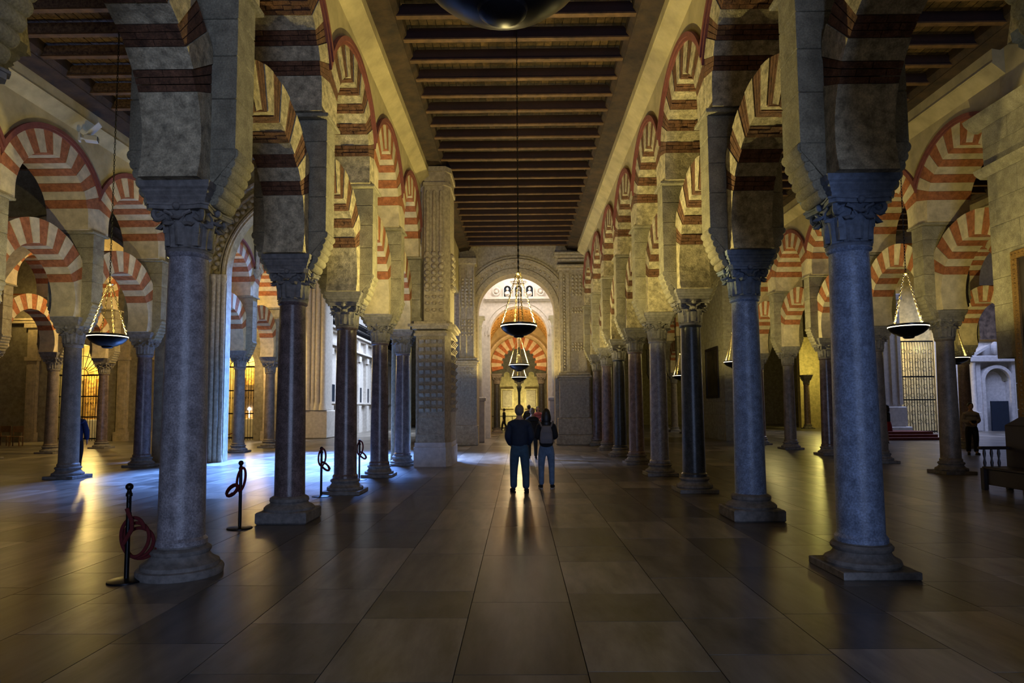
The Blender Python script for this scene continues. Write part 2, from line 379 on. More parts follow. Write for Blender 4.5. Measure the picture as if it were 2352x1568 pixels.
def base_mesh(kind):
    b = MB()
    if kind == 0:
        b.cbox(-.37, .37, -.37, .37, 0, .075, .008)
        b.lathe([(.34, .075), (.355, .10), (.345, .135), (.31, .15), (.285, .17), (.265, .20), (.262, .215), (.285, .235), (.29, .26), (.27, .285), (.24, .29), (.235, .32)], 28)
    else:
        b.lathe([(.40, 0), (.41, .05), (.40, .075), (.37, .085), (.365, .12), (.34, .135), (.30, .16), (.275, .19), (.27, .21), (.285, .23), (.285, .255), (.26, .275), (.235, .28), (.232, .32)], 28)
    return b.mesh('base', 'capital_stone', smooth=True)
def plinth2():
    b = MB(); b.cbox(-.37, .37, -.36, .36, 0, .17, .02)
    b.lathe([(.36, .17), (.365, .2), (.33, .235), (.29, .25), (.27, .28), (.285, .30), (.28, .34), (.25, .36), (.235, .37)], 24)
    return b.mesh('base', 'capital_stone', smooth=True)
CAPB = CAP.copy(); CAPB.materials[0] = M['capital_blue']; CIMB = CIM.copy(); CIMB.materials[0] = M['capital_blue']
BASES = [base_mesh(0), base_mesh(1), plinth2()]
def shaft_mesh(m, rb=.222, rt=.19):
    b = MB(); pr = [(rb + .024, .30), (rb + .024, .345), (rb, .375)]
    for i in range(1, 9): u = i / 8; pr.append((rb + (rt - rb) * u ** 1.3, .375 + (3.22 - .375) * u))
    pr += [(rt + .022, 3.235), (rt + .03, 3.255), (rt + .022, 3.275), (rt - .005, 3.28)]
    return b.lathe(pr, 36).mesh('shaft', m, smooth=True)
def column(x, y, label, shaft='shaft_grey', base=0, group=None, rz=0, cap=True, s=1.0):
    c = thing('marble_column', label, 'column', (x, y, 0), 0, group)
    ob('base', BASES[base], c, rot=(0, 0, 0)); ob('shaft', cached(('sh', shaft), lambda: shaft_mesh(shaft)), c, rot=(0, 0, random.uniform(0, 6)))
    bl_ = shaft == 'shaft_blue'
    ob('capital', CAPB if bl_ else CAP, c, rot=(0, 0, rz)); ob('impost_block', CIMB if bl_ else CIM, c)
    return c
# ------------------------------------------------------------------ arcade
def spandrel(x, k0, k1, name, t=UT, top=8.40, mat_='plaster', cornice=None, ztop=9.1, y0=None):
    """wall above the upper arches, from bay k0 to k1"""
    b = MB(); ys = []
    for k in range(k0, k1):
        for i in range(25): ys.append((YK(k) + D * i / 24, k))
    R = URO + .03
    for (ya, ka), (yb, kb) in zip(ys, ys[1:]):
        if yb - ya < 1e-6: continue
        f = lambda yy, kk: UC + sqrt(max(0, R * R - (yy - YK(kk) - D / 2) ** 2))
        b.prism([(ya, f(ya, ka)), (yb, f(yb, ka)), (yb, top), (ya, top)], x - t + .01, x + t - .01, 'yz')
    o = struct(name, b.mesh(name, mat_))
    if cornice is not None:
        Y0, Y1 = YK(k0) if y0 is None else y0, YK(k1) ; c = MB()
        c.prism([(x - t + .01, top), (x - t + .01 - .26, top + .22), (x - t + .01 - .26, ztop), (x + t - .01 + .26, ztop), (x + t - .01 + .26, top + .22), (x + t - .01, top)], Y0, Y1, 'xz')
        c.prism([(x - t - .25, top + .225), (x - t - .275, top + .235), (x - t - .275, top + .25), (x - t - .25, top + .26)], Y0, Y1, 'xz')
        c.prism([(x + t + .25, top + .225), (x + t + .275, top + .235), (x + t + .275, top + .25), (x + t + .25, top + .26)], Y0, Y1, 'xz')
        ob('cornice', c.mesh('cornice', mat_), o)
    return o
SH_L = ['shaft_grey', 'shaft_plum', 'shaft_plum', 'shaft_plum', 'shaft_plum', 'shaft_rose']
SH_R = ['shaft_blue', 'shaft_blue', 'shaft_dark', 'shaft_grey', 'shaft_rose', 'shaft_dark', 'shaft_rose', 'shaft_plum']
def arcade(x, ks, side, shafts, near_k=2, bays=None, stone='stone', vst='cream', bases=None):
    n = 0
    for k in ks:
        w_ = ORD[n] if n < len(ORD) else 'last'
        if k < 0:
            column(x, YK(k), f'column just beside the camera in the {side}, mostly out of the frame', shafts[0], 0)
            pier(x, YK(k), f'pier with roll corbels at the extreme edge of the frame in the {side}', stone=stone); continue
        sh = shafts[(k - ks[0] - (1 if ks[0] < 0 else 0)) % len(shafts)]
        cn = {'shaft_blue': 'pale blue-grey', 'shaft_grey': 'dark purplish grey', 'shaft_plum': 'polished plum-brown', 'shaft_dark': 'dark green-black', 'shaft_rose': 'mottled rosy', 'shaft_sand': 'sandy brown'}[sh]
        column(x, YK(k), f'{cn} marble column, {w_} of the {side}', sh, (bases or {}).get(k, 0))
        pier(x, YK(k), f'square masonry pier standing on the {w_} column of the {side}', stone=stone)
        n += 1
    n = 0
    for k in ks[:-1]:
        if bays and k not in bays: continue
        w_ = ORD[max(0, k - max(0, ks[0]))]
        nm = f'beyond the {w_} column of the {side}' if k >= 0 else f'in front of the nearest column of the {side}'
        nr = k <= near_k
        vv = 'cream' if (x < 0 and k >= 2) else vst; nr = nr and vv == 'rubble'
        lower_arch(x, YK(k) + D / 2, f'lower striped arch {nm}', nr, vv)
        upper_arch(x, YK(k) + D / 2, f'upper red-rimmed striped arch {nm}', nr, vv)
arcade(-3.45, [-1, 0, 1, 2, 3, 4], "nave's left arcade", SH_L, 2, bases={0: 1, 1: 2, 2: 0}, vst='rubble')
arcade(3.43, [-1, 0, 1, 2, 3, 4, 5, 6, 7], "nave's right arcade", SH_R, 3, bases={1: 2}, vst='rubble')
arcade(-11.15, [1, 2, 3, 4], "left aisle arcade", ['shaft_sand', 'shaft_sand', 'shaft_sand', 'shaft_plum'], 0)
arcade(10.5, [3, 4, 5, 6, 7], "right aisle arcade", ['shaft_sand', 'shaft_sand', 'shaft_plum', 'shaft_sand', 'shaft_rose'], 0)
arcade(10.5, [11, 12, 13, 14], "far row down the right aisle", ['shaft_sand'], 0)
arcade(-11.0, [5, 6, 7], "row behind the big arch", ['shaft_plum', 'shaft_sand', 'shaft_sand'], 0)
arcade(17.3, [4, 5, 6], "outermost right row", ['shaft_sand', 'shaft_rose', 'shaft_rose'], 0)
arcade(-18.4, [4, 5, 6, 7], "outermost left row", ['shaft_plum', 'shaft_plum', 'shaft_sand'], 0)
lower_arch(10.5, YK(2) + D / 2, 'lower red and cream striped arch springing from the big stone buttress at right', False)
upper_arch(10.5, YK(2) + D / 2, 'upper red and cream striped arch touching the big stone buttress at right', False)
spandrel(-3.45, -1, 4, 'wall_left', cornice=1)
spandrel(3.43, -1, 7, 'wall_right', cornice=1)
spandrel(-11.15, 1, 4, 'wall_aisle_left', cornice=1)
spandrel(10.5, 2, 7, 'wall_aisle_right', cornice=1)
spandrel(10.5, 11, 14, 'wall_aisle_far', cornice=1)
spandrel(-11.0, 5, 7, 'wall_transept_left', top=12.6)
spandrel(17.3, 4, 6, 'wall_outer_right', cornice=1)
spandrel(-18.4, 4, 7, 'wall_outer_left', cornice=1)
# ------------------------------------------------------------------ timber ceilings
def ceiling(xc, hw, y0, y1, name, painted=False, n0=0.0, zb=9.0):
    b = MB(); b.box(xc - hw - .45, xc + hw + .45, y0, y1, zb + .36, zb + .45)
    o = struct(name, b.mesh(name, 'wood_plate'))
    pitch = .165; n = int(2 * hw / pitch)
    def board(): bb = MB(); bb.box(-pitch / 2 + .006, pitch / 2 - .006, y0, y1, 0, .03); return bb.mesh('board', 'wood_paint' if painted else 'wood_board')
    me = board()
    for i in range(n): ob('board', me, o, (xc - hw + (i + .5) * 2 * hw / n, 0, zb + .30 + random.uniform(0, .012)))
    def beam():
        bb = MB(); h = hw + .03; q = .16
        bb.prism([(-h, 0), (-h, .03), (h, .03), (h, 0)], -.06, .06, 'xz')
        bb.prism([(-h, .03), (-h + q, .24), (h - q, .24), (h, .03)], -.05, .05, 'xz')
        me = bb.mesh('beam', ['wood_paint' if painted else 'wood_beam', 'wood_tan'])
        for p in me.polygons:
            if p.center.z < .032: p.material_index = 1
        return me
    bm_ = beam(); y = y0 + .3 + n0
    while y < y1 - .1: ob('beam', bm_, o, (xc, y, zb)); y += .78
    for s_ in (-1, 1):
        pl = MB(); x1 = xc + s_ * (hw + .44)
        pl.prism([(xc + s_ * hw, zb - .02), (x1, zb - .10), (x1, zb + .36), (xc + s_ * (hw - .08), zb + .36), (xc + s_ * (hw - .08), zb + .10)], y0, y1, 'xz')
        pl.prism([(xc + s_ * hw, zb - .04), (xc + s_ * (hw + .05), zb - .045), (xc + s_ * (hw + .05), zb + .02), (xc + s_ * hw, zb + .02)], y0, y1, 'xz')
        ob('wall_plate', pl.mesh('wall_plate', 'wood_plate'), o)
    return o
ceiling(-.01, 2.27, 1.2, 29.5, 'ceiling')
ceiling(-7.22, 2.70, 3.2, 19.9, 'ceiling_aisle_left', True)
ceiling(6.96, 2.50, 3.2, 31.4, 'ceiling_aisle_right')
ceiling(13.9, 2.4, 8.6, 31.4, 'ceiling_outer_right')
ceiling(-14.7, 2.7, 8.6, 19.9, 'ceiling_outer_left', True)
# ------------------------------------------------------------------ outer shell
def wallbox(name, *a, m='plaster'): return struct(name, MB().box(*a).mesh(name, m))
wallbox('wall_back', -36, 40, 62, 63, 0, 13, m='stone')
wallbox('wall_outside_left', -33, -32, -4, 62, 0, 13, m='stone')
wallbox('wall_outside_right', 38, 39, -4, 62, 0, 13, m='stone')
wallbox('ceiling_far', -36, 40, 20.2, 63, 12.8, 13.2, m='plaster')
wallbox('ceiling_near_left', -36, -17.9, -2, 20.2, 9.3, 9.6, m='wood_plate')
wallbox('ceiling_near_right', 17.0, 40, -2, 31, 9.3, 9.6, m='wood_plate')
wallbox('wall_over_aisle', 3.0, 17.9, 31.4, 31.9, 8.2, 13, m='plaster')
# ------------------------------------------------------------------ hanging lamps
def link_chain(p0, p1, ll=.055, r=.0065, wdt=.016):
    b = MB(); a = Vector(p0); d = Vector(p1) - a; n = max(2, int(d.length / (ll * .78))); t = d.normalized()
    x = t.cross(Vector((0, 1, .01))); x.normalize(); y = t.cross(x)
    for i in range(n):
        c = a + d * ((i + .5) / n); u = x if i % 2 else y
        pts = [c + t * (ll / 2 * cos(q)) + u * (wdt * sin(q)) for q in [2 * pi * k / 8 for k in range(8)]]
        b.tube(pts, r, 4, closed=True)
    return b
bowl_me = MB().lathe([(0.0, -.26), (.07, -.257), (.095, -.24), (.10, -.222), (.15, -.21), (.24, -.165), (.305, -.11), (.33, -.07), (.335, -.052), (.335, -.036), (.345, -.034), (.345, 0), (.33, .005), (.328, -.03), (.30, -.08), (.22, -.145), (.1, -.18), (0, -.185)], 40, capb=False, capt=False).mesh('bowl', 'dark_bronze', smooth=True)
ring_me = MB().lathe([(.336, -.049), (.341, -.047), (.341, -.035), (.336, -.033)], 40, capb=False, capt=False).mesh('glow_ring', 'lamp_glow', smooth=True)
ring_dim = MB().lathe([(.336, -.049), (.341, -.047), (.341, -.035), (.336, -.033)], 40, capb=False, capt=False).mesh('rim_band', 'brass', smooth=True)
disc_me = MB().lathe([(0.0, -.012), (.03, -.012), (.30, -.055), (.31, -.05)], 32, capb=False, capt=False)
hub_me = MB().lathe([(.0, .93), (.03, .93), (.06, .955), (.065, .965), (.03, .98), (.012, 1.0), (0, 1.0)], 16, capb=False, capt=False).mesh('hub', 'brass', smooth=True)
side_chain = link_chain((.325, 0, 0), (.035, 0, .945), .06, .006, .014).mesh('chain', 'brass', smooth=True, fix=False)
LAMP_P = 0
def lamp(x, y, z, label, on=True, ztop=9.28, power=None, rz=0.25):
    t = thing('hanging_lamp', label, 'lamp', (x, y, z), rz)
    ob('bowl', bowl_me, t); ob('glow_ring' if on else 'rim_band', ring_me if on else ring_dim, t, label='bright ring of light around the bowl' if on else None)
    ob('hub', hub_me, t)
    for i in range(4): ob('chain', side_chain, t, rot=(0, 0, i * pi / 2))
    key = round(ztop - z, 3)
    ob('long_chain', cached(('lc', key), lambda: link_chain((0, 0, .99), (0, 0, ztop - z), .07, .006, .013).mesh('long_chain', 'black_metal', smooth=True, fix=False)), t)
    if on: point('lamp_light', (x, y, z - .02), power or 340, WARM, .045)
lamp(-.055, 2.45, 3.45, 'dark unlit bowl lamp hanging huge at the top edge above the camera', on=False)
lamp(.0, 12.0, 3.22, 'lit black bowl lamp hanging in the middle of the nave, above the couple', power=1000)
lamp(.0, 21.4, 3.12, 'second lit bowl lamp down the nave, just under the large middle one', power=750)
lamp(.0, 28.6, 3.05, 'third and smallest lit bowl lamp down the nave')
lamp(-7.75, 12.0, 3.08, 'lit bowl lamp hanging in the left aisle before the striped arches')
lamp(7.25, 12.0, 3.15, 'lit bowl lamp hanging just right of the big right-hand column')
lamp(7.3, 21.9, 3.2, 'lit bowl lamp in the right aisle half hidden behind the second right column')
lamp(7.3, 29.2, 3.1, 'small lit bowl lamp in the right aisle left of the dark green column')
lamp(14.5, 21.4, 3.25, 'lit bowl lamp at far right beside the brown column')
# ------------------------------------------------------------------ carved cathedral pier on the left
def bumps(b, x0, x1, z0, z1, nx, nz, y, s, d, kind='box'):
    for i in range(nx):
        for j in range(nz):
            x = x0 + (x1 - x0) * (i + .5) / nx; z = z0 + (z1 - z0) * (j + .5) / nz
            if kind == 'box': b.box(x - s, x + s, y - d, y + .02, z - s * .9, z + s * .9)
            elif kind == 'wedge': b.prism([(y + .01, z - s * .6), (y - d, z + s * .5), (y + .01, z + s)], x - s, x + s, 'yz')
            else: b.ball((x, y, z), s, 8, 6)
cp = thing('carved_pier', 'massive carved stone pier closing the left arcade of the nave', 'pier', (-2.5, 19.4, 0))
def part(parent, name, b, m, smooth=False, **k): return ob(name, b.mesh(name, m, smooth=smooth), parent, **k)
b = MB(); b.prism([(-.52, -.95), (.40, -.95), (.55, -.6), (.55, .9), (-.52, .9)], 0, .55, 'xy'); b.prism([(-.50, -.90), (.38, -.90), (.52, -.58), (.52, .9), (-.5, .9)], .55, .68, 'xy'); part(cp, 'plinth', b, 'white_stone')
b = MB(); b.prism([(-.48, -.86), (.36, -.86), (.50, -.55), (.50, .88), (-.48, .88)], .68, 3.75, 'xy'); part(cp, 'lower_body', b, 'carved_stone')
nb = MB(); nb.prism([(.02, -.06), (-.02, -.06), (-.09, .03), (-.09, .055), (.02, .075)], -.065, .065, 'yz'); nb = nb.mesh('carved_boss', 'carved_stone')
for j in range(10):
    z = 1.5 + 2.2 * (j + .5) / 10
    for i in range(4): ob('carved_boss', nb, cp, (-.31 + .18 * i, -.86, z)); ob('carved_boss', nb, cp, (.50, -.38 + .33 * i, z), (0, 0, pi / 2))
b = MB()
for x in (-.44, .34): b.box(x - .02, x + .02, -.885, -.86, .9, 3.72)
b.box(-.44, .34, -.885, -.86, .88, .92); b.box(-.44, .34, -.885, -.86, 1.36, 1.40); b.box(-.18, -.15, -.88, -.86, 1.4, 3.72); part(cp, 'panel_frame', b, 'carved_stone')
b = MB()
for z, e in ((3.75, .06), (3.83, .02), (3.95, .10), (4.02, .15), (4.10, .05)): b.prism([(-.48 - e, -.86 - e), (.36 + e, -.86 - e), (.50 + e, -.55 - e), (.50 + e, .88), (-.48 - e, .88)], z, z + .075, 'xy')
part(cp, 'middle_cornice', b, 'carved_stone')
b = MB(); b.prism([(-.44, -.2), (-.30, -.5), (.30, -.5), (.45, -.3), (.45, .88), (-.44, .88)], 4.15, 8.9, 'xy'); part(cp, 'upper_body', b, 'carved_stone')
for i in range(3):
    b = MB(); x = -.2 + .2 * i; b.lathe([(.05, 6.3), (.06, 6.4), (.06, 8.1), (.03, 8.17)], 10, (x, -.52, 0)); part(cp, 'colonnette', b, 'carved_stone', True)
bb = MB().ball((0, 0, 0), .085, 10, 8).mesh('ball_ornament', 'carved_stone', smooth=True)
for j in range(6):
    for i in range(3): ob('ball_ornament', bb, cp, (-.2 + .2 * i, -.53, 5.3 + .19 * j))
    for y_ in (-.1, .15, .4): ob('ball_ornament', bb, cp, (.47, y_, 5.3 + .19 * j))
b = MB()
for j in range(4):
    z = 4.5 + .2 * j
    for i in range(3): b.prism([(-.5, z), (-.62, z + .05), (-.62, z + .1), (-.5, z + .16)], -.25 + .2 * i - .07, -.25 + .2 * i + .07, 'yz') if False else b.ball((-.2 + .2 * i, -.52, z + .06), .075, 7, 5, (1, 1, .7))
part(cp, 'foliage_band', b, 'carved_stone', kind='stuff')
b = MB(); b.prism([(-.48, -.24), (-.33, -.56), (.33, -.56), (.49, -.34), (.49, .88), (-.48, .88)], 8.32, 8.42, 'xy'); b.prism([(-.48, -.24), (-.33, -.56), (.33, -.56), (.49, -.34), (.49, .88), (-.48, .88)], 8.75, 8.9, 'xy'); part(cp, 'top_frieze', b, 'carved_stone')
# left wall above the open crossing between carved pier and far wall
struct('wall_crossing_left', MB().box(-3.9, -2.72, 20.3, 29.5, 6.9, 9.3).mesh('wall_crossing_left', 'plaster'))
# ------------------------------------------------------------------ transverse arches (arch wall builder in xz plane)
def archwall(name, xa, xb, y0, y1, cx, r, zs, top, m, n=28):
    """wall facing -y with a round-headed opening"""
    b = MB(); b.box(xa, cx - r, y0, y1, 0, top); b.box(cx + r, xb, y0, y1, 0, top)
    for i in range(n):
        a0 = pi * i / n; a1 = pi * (i + 1) / n
        p = [(cx + r * cos(a0), zs + r * sin(a0)), (cx + r * cos(a0), top), (cx + r * cos(a1), top), (cx + r * cos(a1), zs + r * sin(a1))]
        b.prism(p, y0, y1, 'xz')
    return b.mesh(name, m)
def archring(b, cx, zs, r0, r1, y0, y1, n=32, a=0, e=pi):
    for i in range(n):
        a0 = a + (e - a) * i / n; a1 = a + (e - a) * (i + 1) / n
        b.prism([(cx + r0 * cos(a0), zs + r0 * sin(a0)), (cx + r1 * cos(a0), zs + r1 * sin(a0)), (cx + r1 * cos(a1), zs + r1 * sin(a1)), (cx + r0 * cos(a1), zs + r0 * sin(a1))], y0, y1, 'xz')
    return b
# wall A at the end of the nave
wa = struct('wall_nave_end', archwall('wall_nave_end', -3.4, 3.3, 29.6, 30.6, -.12, 1.78, 6.1, 9.3, 'carved_stone'))
for k, (r0, r1, dy) in enumerate(((1.78, 1.90, .04), (1.90, 2.02, .10), (2.05, 2.35, .05), (2.35, 2.46, .16), (2.50, 2.60, .08))):
    b = MB(); archring(b, -.12, 6.1, r0, r1, 29.6 - dy, 29.62); ob('archivolt', b.mesh('archivolt', 'carved_stone'), wa)
b = MB()
for i in range(26): a = pi * (i + .5) / 26; b.ball((-.12 + 2.2 * cos(a), 29.55, 6.1 + 2.2 * sin(a)), .06, 7, 5)
ob('archivolt_bead', b.mesh('archivolt_bead', 'carved_stone', smooth=True), wa, kind='stuff')
# left jamb pier and right jamb pilaster
lj = thing('jamb_pier', 'carved stone jamb with ball bosses left of the far round arch', 'pier', (-2.35, 29.2, 0))
b = MB(); b.cbox(-.5, .5, -.35, .4, 0, .9, .03); b.cbox(-.45, .45, -.3, .4, .9, 3.6, .02); part(lj, 'lower_body', b, 'carved_stone')
b = MB(); bumps(b, -.4, .4, 1.2, 3.5, 5, 12, -.3, .05, .04); part(lj, 'carved_panels', b, 'carved_stone', kind='stuff')
b = MB(); [b.cbox(-.45 - e, .45 + e, -.3 - e, .4, z, z + .1, .02) for z, e in ((3.6, .03), (3.7, .1), (3.82, .04))]; part(lj, 'middle_cornice', b, 'carved_stone')
b = MB(); b.box(-.36, .36, -.18, .4, 3.9, 8.2); [b.lathe([(.05, 3.9), (.05, 8.1)], 8, (x, -.18, 0)) for x in (-.32, -.05, .3)]; part(lj, 'upper_body', b, 'carved_stone')
b = MB(); bumps(b, -.28, .28, 6.2, 7.6, 3, 9, -.2, .07, .04, 'ball'); bumps(b, -.28, .28, 4.9, 5.7, 4, 5, -.2, .06, .04, 'ball'); part(lj, 'ball_ornament', b, 'carved_stone', True, kind='stuff')
b = MB(); b.cbox(-.45, .45, -.32, .4, 8.2, 8.5, .03); part(lj, 'capital', b, 'carved_stone')
rj = thing('carved_pilaster', 'wide carved stone pilaster right of the far round arch', 'pier', (2.45, 29.2, 0))
b = MB(); b.cbox(-.8, .85, -.45, .4, 0, .45, .04); b.cbox(-.72, .78, -.38, .4, .45, 1.2, .03); b.cbox(-.62, .68, -.3, .4, 1.2, 2.9, .02); part(rj, 'pedestal', b, 'carved_stone')
b = MB(); b.box(-.45, .5, -.33, -.3, 1.5, 1.56); b.box(-.45, .5, -.33, -.3, 2.6, 2.66); b.box(-.449, -.4, -.329, -.3, 1.561, 2.599); b.box(.45, .499, -.329, -.3, 1.561, 2.599)
b.lathe([(.28, -.34), (.30, -.33), (.30, -.30)], 16, (.02, 0, 2.08), ax='y'); part(rj, 'panel_frame', b, 'carved_stone')
b = MB(); [b.cbox(-.62 - e, .68 + e, -.3 - e, .4, z, z + .1, .02) for z, e in ((2.9, .03), (3.0, .12), (3.12, .05))]; part(rj, 'middle_cornice', b, 'carved_stone')
b = MB(); b.box(-.58, .6, -.2, .4, 3.2, 7.9); b.box(-.58, -.45, -.26, -.2, 3.3, 7.8); b.box(-.30, -.15, -.26, -.2, 3.3, 7.8); b.box(.5, .6, -.26, -.2, 3.3, 7.8); part(rj, 'shaft', b, 'carved_stone')
b = MB(); bumps(b, -.45, -.30, 3.4, 7.7, 1, 30, -.22, .06, .04, 'ball'); bumps(b, -.05, .45, 5.9, 6.2, 4, 2, -.2, .06, .04, 'ball'); bumps(b, -.05, .45, 6.7, 7.7, 3, 6, -.2, .07, .04, 'ball'); bumps(b, -.05, .45, 4.2, 4.6, 4, 3, -.2, .06, .04, 'ball'); part(rj, 'carved_foliage', b, 'carved_stone', True, kind='stuff')
b = MB(); [b.cbox(-.62 - e, .66 + e, -.25 - e, .4, z, z + .12, .02) for z, e in ((7.9, .02), (8.02, .1), (8.3, .05), (8.45, .16), (8.58, .2))]; part(rj, 'capital', b, 'carved_stone')
# antechamber beyond the arch
struct('wall_antechamber_left', MB().box(-2.9, -2.35, 30.6, 36, 0, 9.9).mesh('wl', 'white_stone'))
struct('wall_antechamber_right', MB().box(2.2, 2.8, 30.6, 36, 0, 9.9).mesh('wr', 'white_stone'))
struct('ceiling_antechamber', MB().box(-2.9, 2.8, 30.6, 36.6, 9.9, 10.1).mesh('ca', 'white_stone'))
wb = struct('wall_antechamber_end', archwall('we', -2.4, 2.3, 36, 36.8, 0, 1.62, 5.75, 10, 'white_stone'))
b = MB(); archring(b, 0, 5.75, 1.62, 1.72, 35.93, 36); archring(b, 0, 5.75, 1.85, 1.9, 35.95, 36); ob('archivolt', b.mesh('archivolt', 'white_stone'), wb)
b = MB(); b.box(-1.9, 1.9, 35.75, 36, 7.75, 7.88); b.box(-1.85, 1.85, 35.85, 36, 7.66, 7.75); ob('ledge', b.mesh('ledge', 'white_stone'), wb)
tp = thing('relief_tympanum', 'white stone relief with niches and busts under the lit far arch', 'relief', (0, 35.9, 7.9))
for i, x in enumerate((-.62, 0, .62)):
    b = MB(); archring(b, x, .42, .2, .26, -.06, .08, 12); b.box(x - .26, x - .2, -.06, .08, 0, .42); b.box(x + .2, x + .26, -.06, .08, 0, .42); part(tp, 'niche', b, 'white_stone')
    b = MB(); b.box(x - .2, x + .2, .05, .08, 0, .6); part(tp, 'niche_back', b, 'glass_dark')
    b = MB(); b.ball((x, -.02, .16), .15, 10, 7, (1, .5, 1.1)); b.ball((x, -.04, .42), .09, 9, 7, (.85, .8, 1.15)); b.tube([(x - .14, -.06, .2), (x - .05, -.13, .12), (x + .06, -.14, .16)], .04, 6); part(tp, 'bust', b, 'white_stone', True)
for x in (-1.25, 1.25):
    b = MB(); b.tube([(x + .2 * cos(q), 0, .3 + .2 * sin(q)) for q in [2 * pi * k / 18 for k in range(18)]], .035, 6, closed=True); b.ball((x, 0, .3), .1, 9, 6, (1, .5, 1)); part(tp, 'roundel', b, 'white_stone', True)
b = MB(); b.box(-.35, .35, -.04, .04, .78, .83); b.box(-.45, .45, -.04, .04, .9, .94); part(tp, 'ledge', b, 'white_stone')
for sx, lab in ((-1, 'left'), (1, 'right')):
    q = thing('white_column', f'white stone half column against the {lab} jamb inside the far lit arch', 'column', (sx * 1.92 - .1, 31.6, 0))
    b = MB(); b.cbox(-.33, .33, -.35, .3, 0, 2.0, .03); b.cbox(-.4, .4, -.4, .3, 2.0, 2.2, .05); part(q, 'pedestal', b, 'white_stone')
    b = MB(); b.lathe([(.25, 2.2), (.27, 2.3), (.23, 2.4), (.20, 5.6), (.24, 5.62), (.2, 5.7)], 20); part(q, 'shaft', b, 'white_stone', True)
    b = MB(); b.lathe([(.2, 5.68), (.22, 5.8), (.30, 6.0)], 16); b.cbox(-.36, .36, -.36, .3, 6.0, 6.16, .02); part(q, 'capital', b, 'white_stone', True)
# golden bay, striped lobed arch, far chapel
struct('wall_golden_left', MB().box(-2.6, -1.95, 36.8, 43, 0, 9).mesh('gl', 'stone'))
struct('wall_golden_right', MB().box(1.95, 2.6, 36.8, 43, 0, 9).mesh('gr', 'stone'))
b = MB()
for i in range(16):
    a0, a1 = pi * i / 16, pi * (i + 1) / 16; b.prism([(1.95 * cos(a0), 5.6 + 1.95 * sin(a0)), (2.2 * cos(a0), 5.6 + 2.2 * sin(a0)), (2.2 * cos(a1), 5.6 + 2.2 * sin(a1)), (1.95 * cos(a1), 5.6 + 1.95 * sin(a1))], 36.8, 43, 'xz')
gv = struct('ceiling_golden_vault', b.mesh('gv', 'gold_vault'))
b = MB()
for y in (37.6, 38.8, 40, 41.2):
    for i in range(20): a = pi * (i + .5) / 20; b.ball((1.93 * cos(a), y + .2 * (i % 2), 5.6 + 1.93 * sin(a)), .09, 6, 5)
ob('gilt_rosette', b.mesh('gilt_rosette', 'gold_vault', smooth=True), gv, kind='stuff')
wc = struct('wall_striped_arch', archwall('wc', -2.6, 2.6, 43, 43.6, 0, 1.86, 4.55, 9, 'plaster'))
b = MB(); archring(b, 0, 4.55, 2.0, 2.12, 42.88, 43); ob('archivolt', b.mesh('archivolt', 'cream'), wc)
la = thing('lobed_arch', 'orange and cream striped lobed arch glowing at the end of the nave', 'arch', (0, 43.2, 4.55))
for i in range(23):
    a0 = -14 + 208 * i / 23; a1 = -14 + 208 * (i + 1) / 23; br = i % 2 == 0
    ri = 1.18 - (.10 if br else 0.0); b = MB(); p = []
    for k in range(5): a = radians(a0 + (a1 - a0) * k / 4); p.append((ri * cos(a), ri * sin(a)))
    for k in (4, 0): a = radians(a0 + (a1 - a0) * k / 4); p.append((1.85 * cos(a), 1.85 * sin(a)))
    b.prism(p, -.25, .25, 'xz'); part(la, 'voussoir', b, 'brick' if br else 'cream')
for sx in (-1, 1):
    q = column(sx * 1.5, 43.3, f'dark column under the {"left" if sx < 0 else "right"} foot of the striped lobed arch', 'shaft_dark'); 
# far chapel with cusped yellow openings
wd = struct('wall_far_chapel', MB().box(-4.5, 4.5, 55.5, 56, 0, 9).mesh('wd', 'chapel_yellow'))
struct('wall_far_left', MB().box(-4.8, -2.3, 44, 56, 0, 9).mesh('wfl', 'stone')); struct('wall_far_right', MB().box(2.3, 4.8, 44, 56, 0, 9).mesh('wfr', 'stone'))
b = MB(); b.box(-2.4, 2.4, 44, 56, 7.6, 7.9); struct('ceiling_far_chapel', b.mesh('cfc', 'stone'))
ms = thing('cusped_arch_screen', 'stone screen of two cusped arches before the yellow far chapel', 'screen', (0, 51.5, 0))
def cusp_open(cx, w, zs):
    """polyline (x,z) of a five-lobed opening head"""
    L = [(-.86, -.1, .33), (-.50, .60, .33), (0, 1.12, .34), (.50, .60, .33), (.86, -.1, .33)]; pts = []
    for k in range(49):
        x = -1.2 + 2.4 * k / 48
        z = max([lz + sqrt(r * r - (x - lx) ** 2) for lx, lz, r in L if abs(x - lx) < r] or [-.3]); pts.append((cx + w * x, zs + w * z))
    return pts
b = MB(); 
for cx in (-.98, .98):
    w_ = .72; pl = cusp_open(cx, w_, 3.5)
    pl = [(cx - .92, pl[0][1])] + pl + [(cx + .92, pl[-1][1])]
    for p, q in zip(pl, pl[1:]):
        if q[0] - p[0] > 1e-4: b.prism([p, q, (q[0], 7.6), (p[0], 7.6)], 0, .4, 'xz')
b.box(-2.35, -1.9, 0, .4, 0, 7.6); b.box(1.9, 2.35, 0, .4, 0, 7.6); b.box(-.06, .06, 0, .4, 3.4, 7.6)
part(ms, 'screen_wall', b, 'stone')
b = MB(); b.lathe([(.16, 0), (.11, .2), (.10, 2.9), (.13, 3.0), (.2, 3.3), (.2, 3.42)], 14, (0, .2, 0)); part(ms, 'middle_column', b, 'shaft_dark', True)
ra = thing('timber_railing', 'dark rail fence before the yellow chapel at the end of the nave', 'railing', (0, 49.5, 0))
[part(ra, 'rail', MB().box(-2.2, 2.2, -.03, .03, z, z + .06), 'dark_wood') for z in (1.0, .1)]
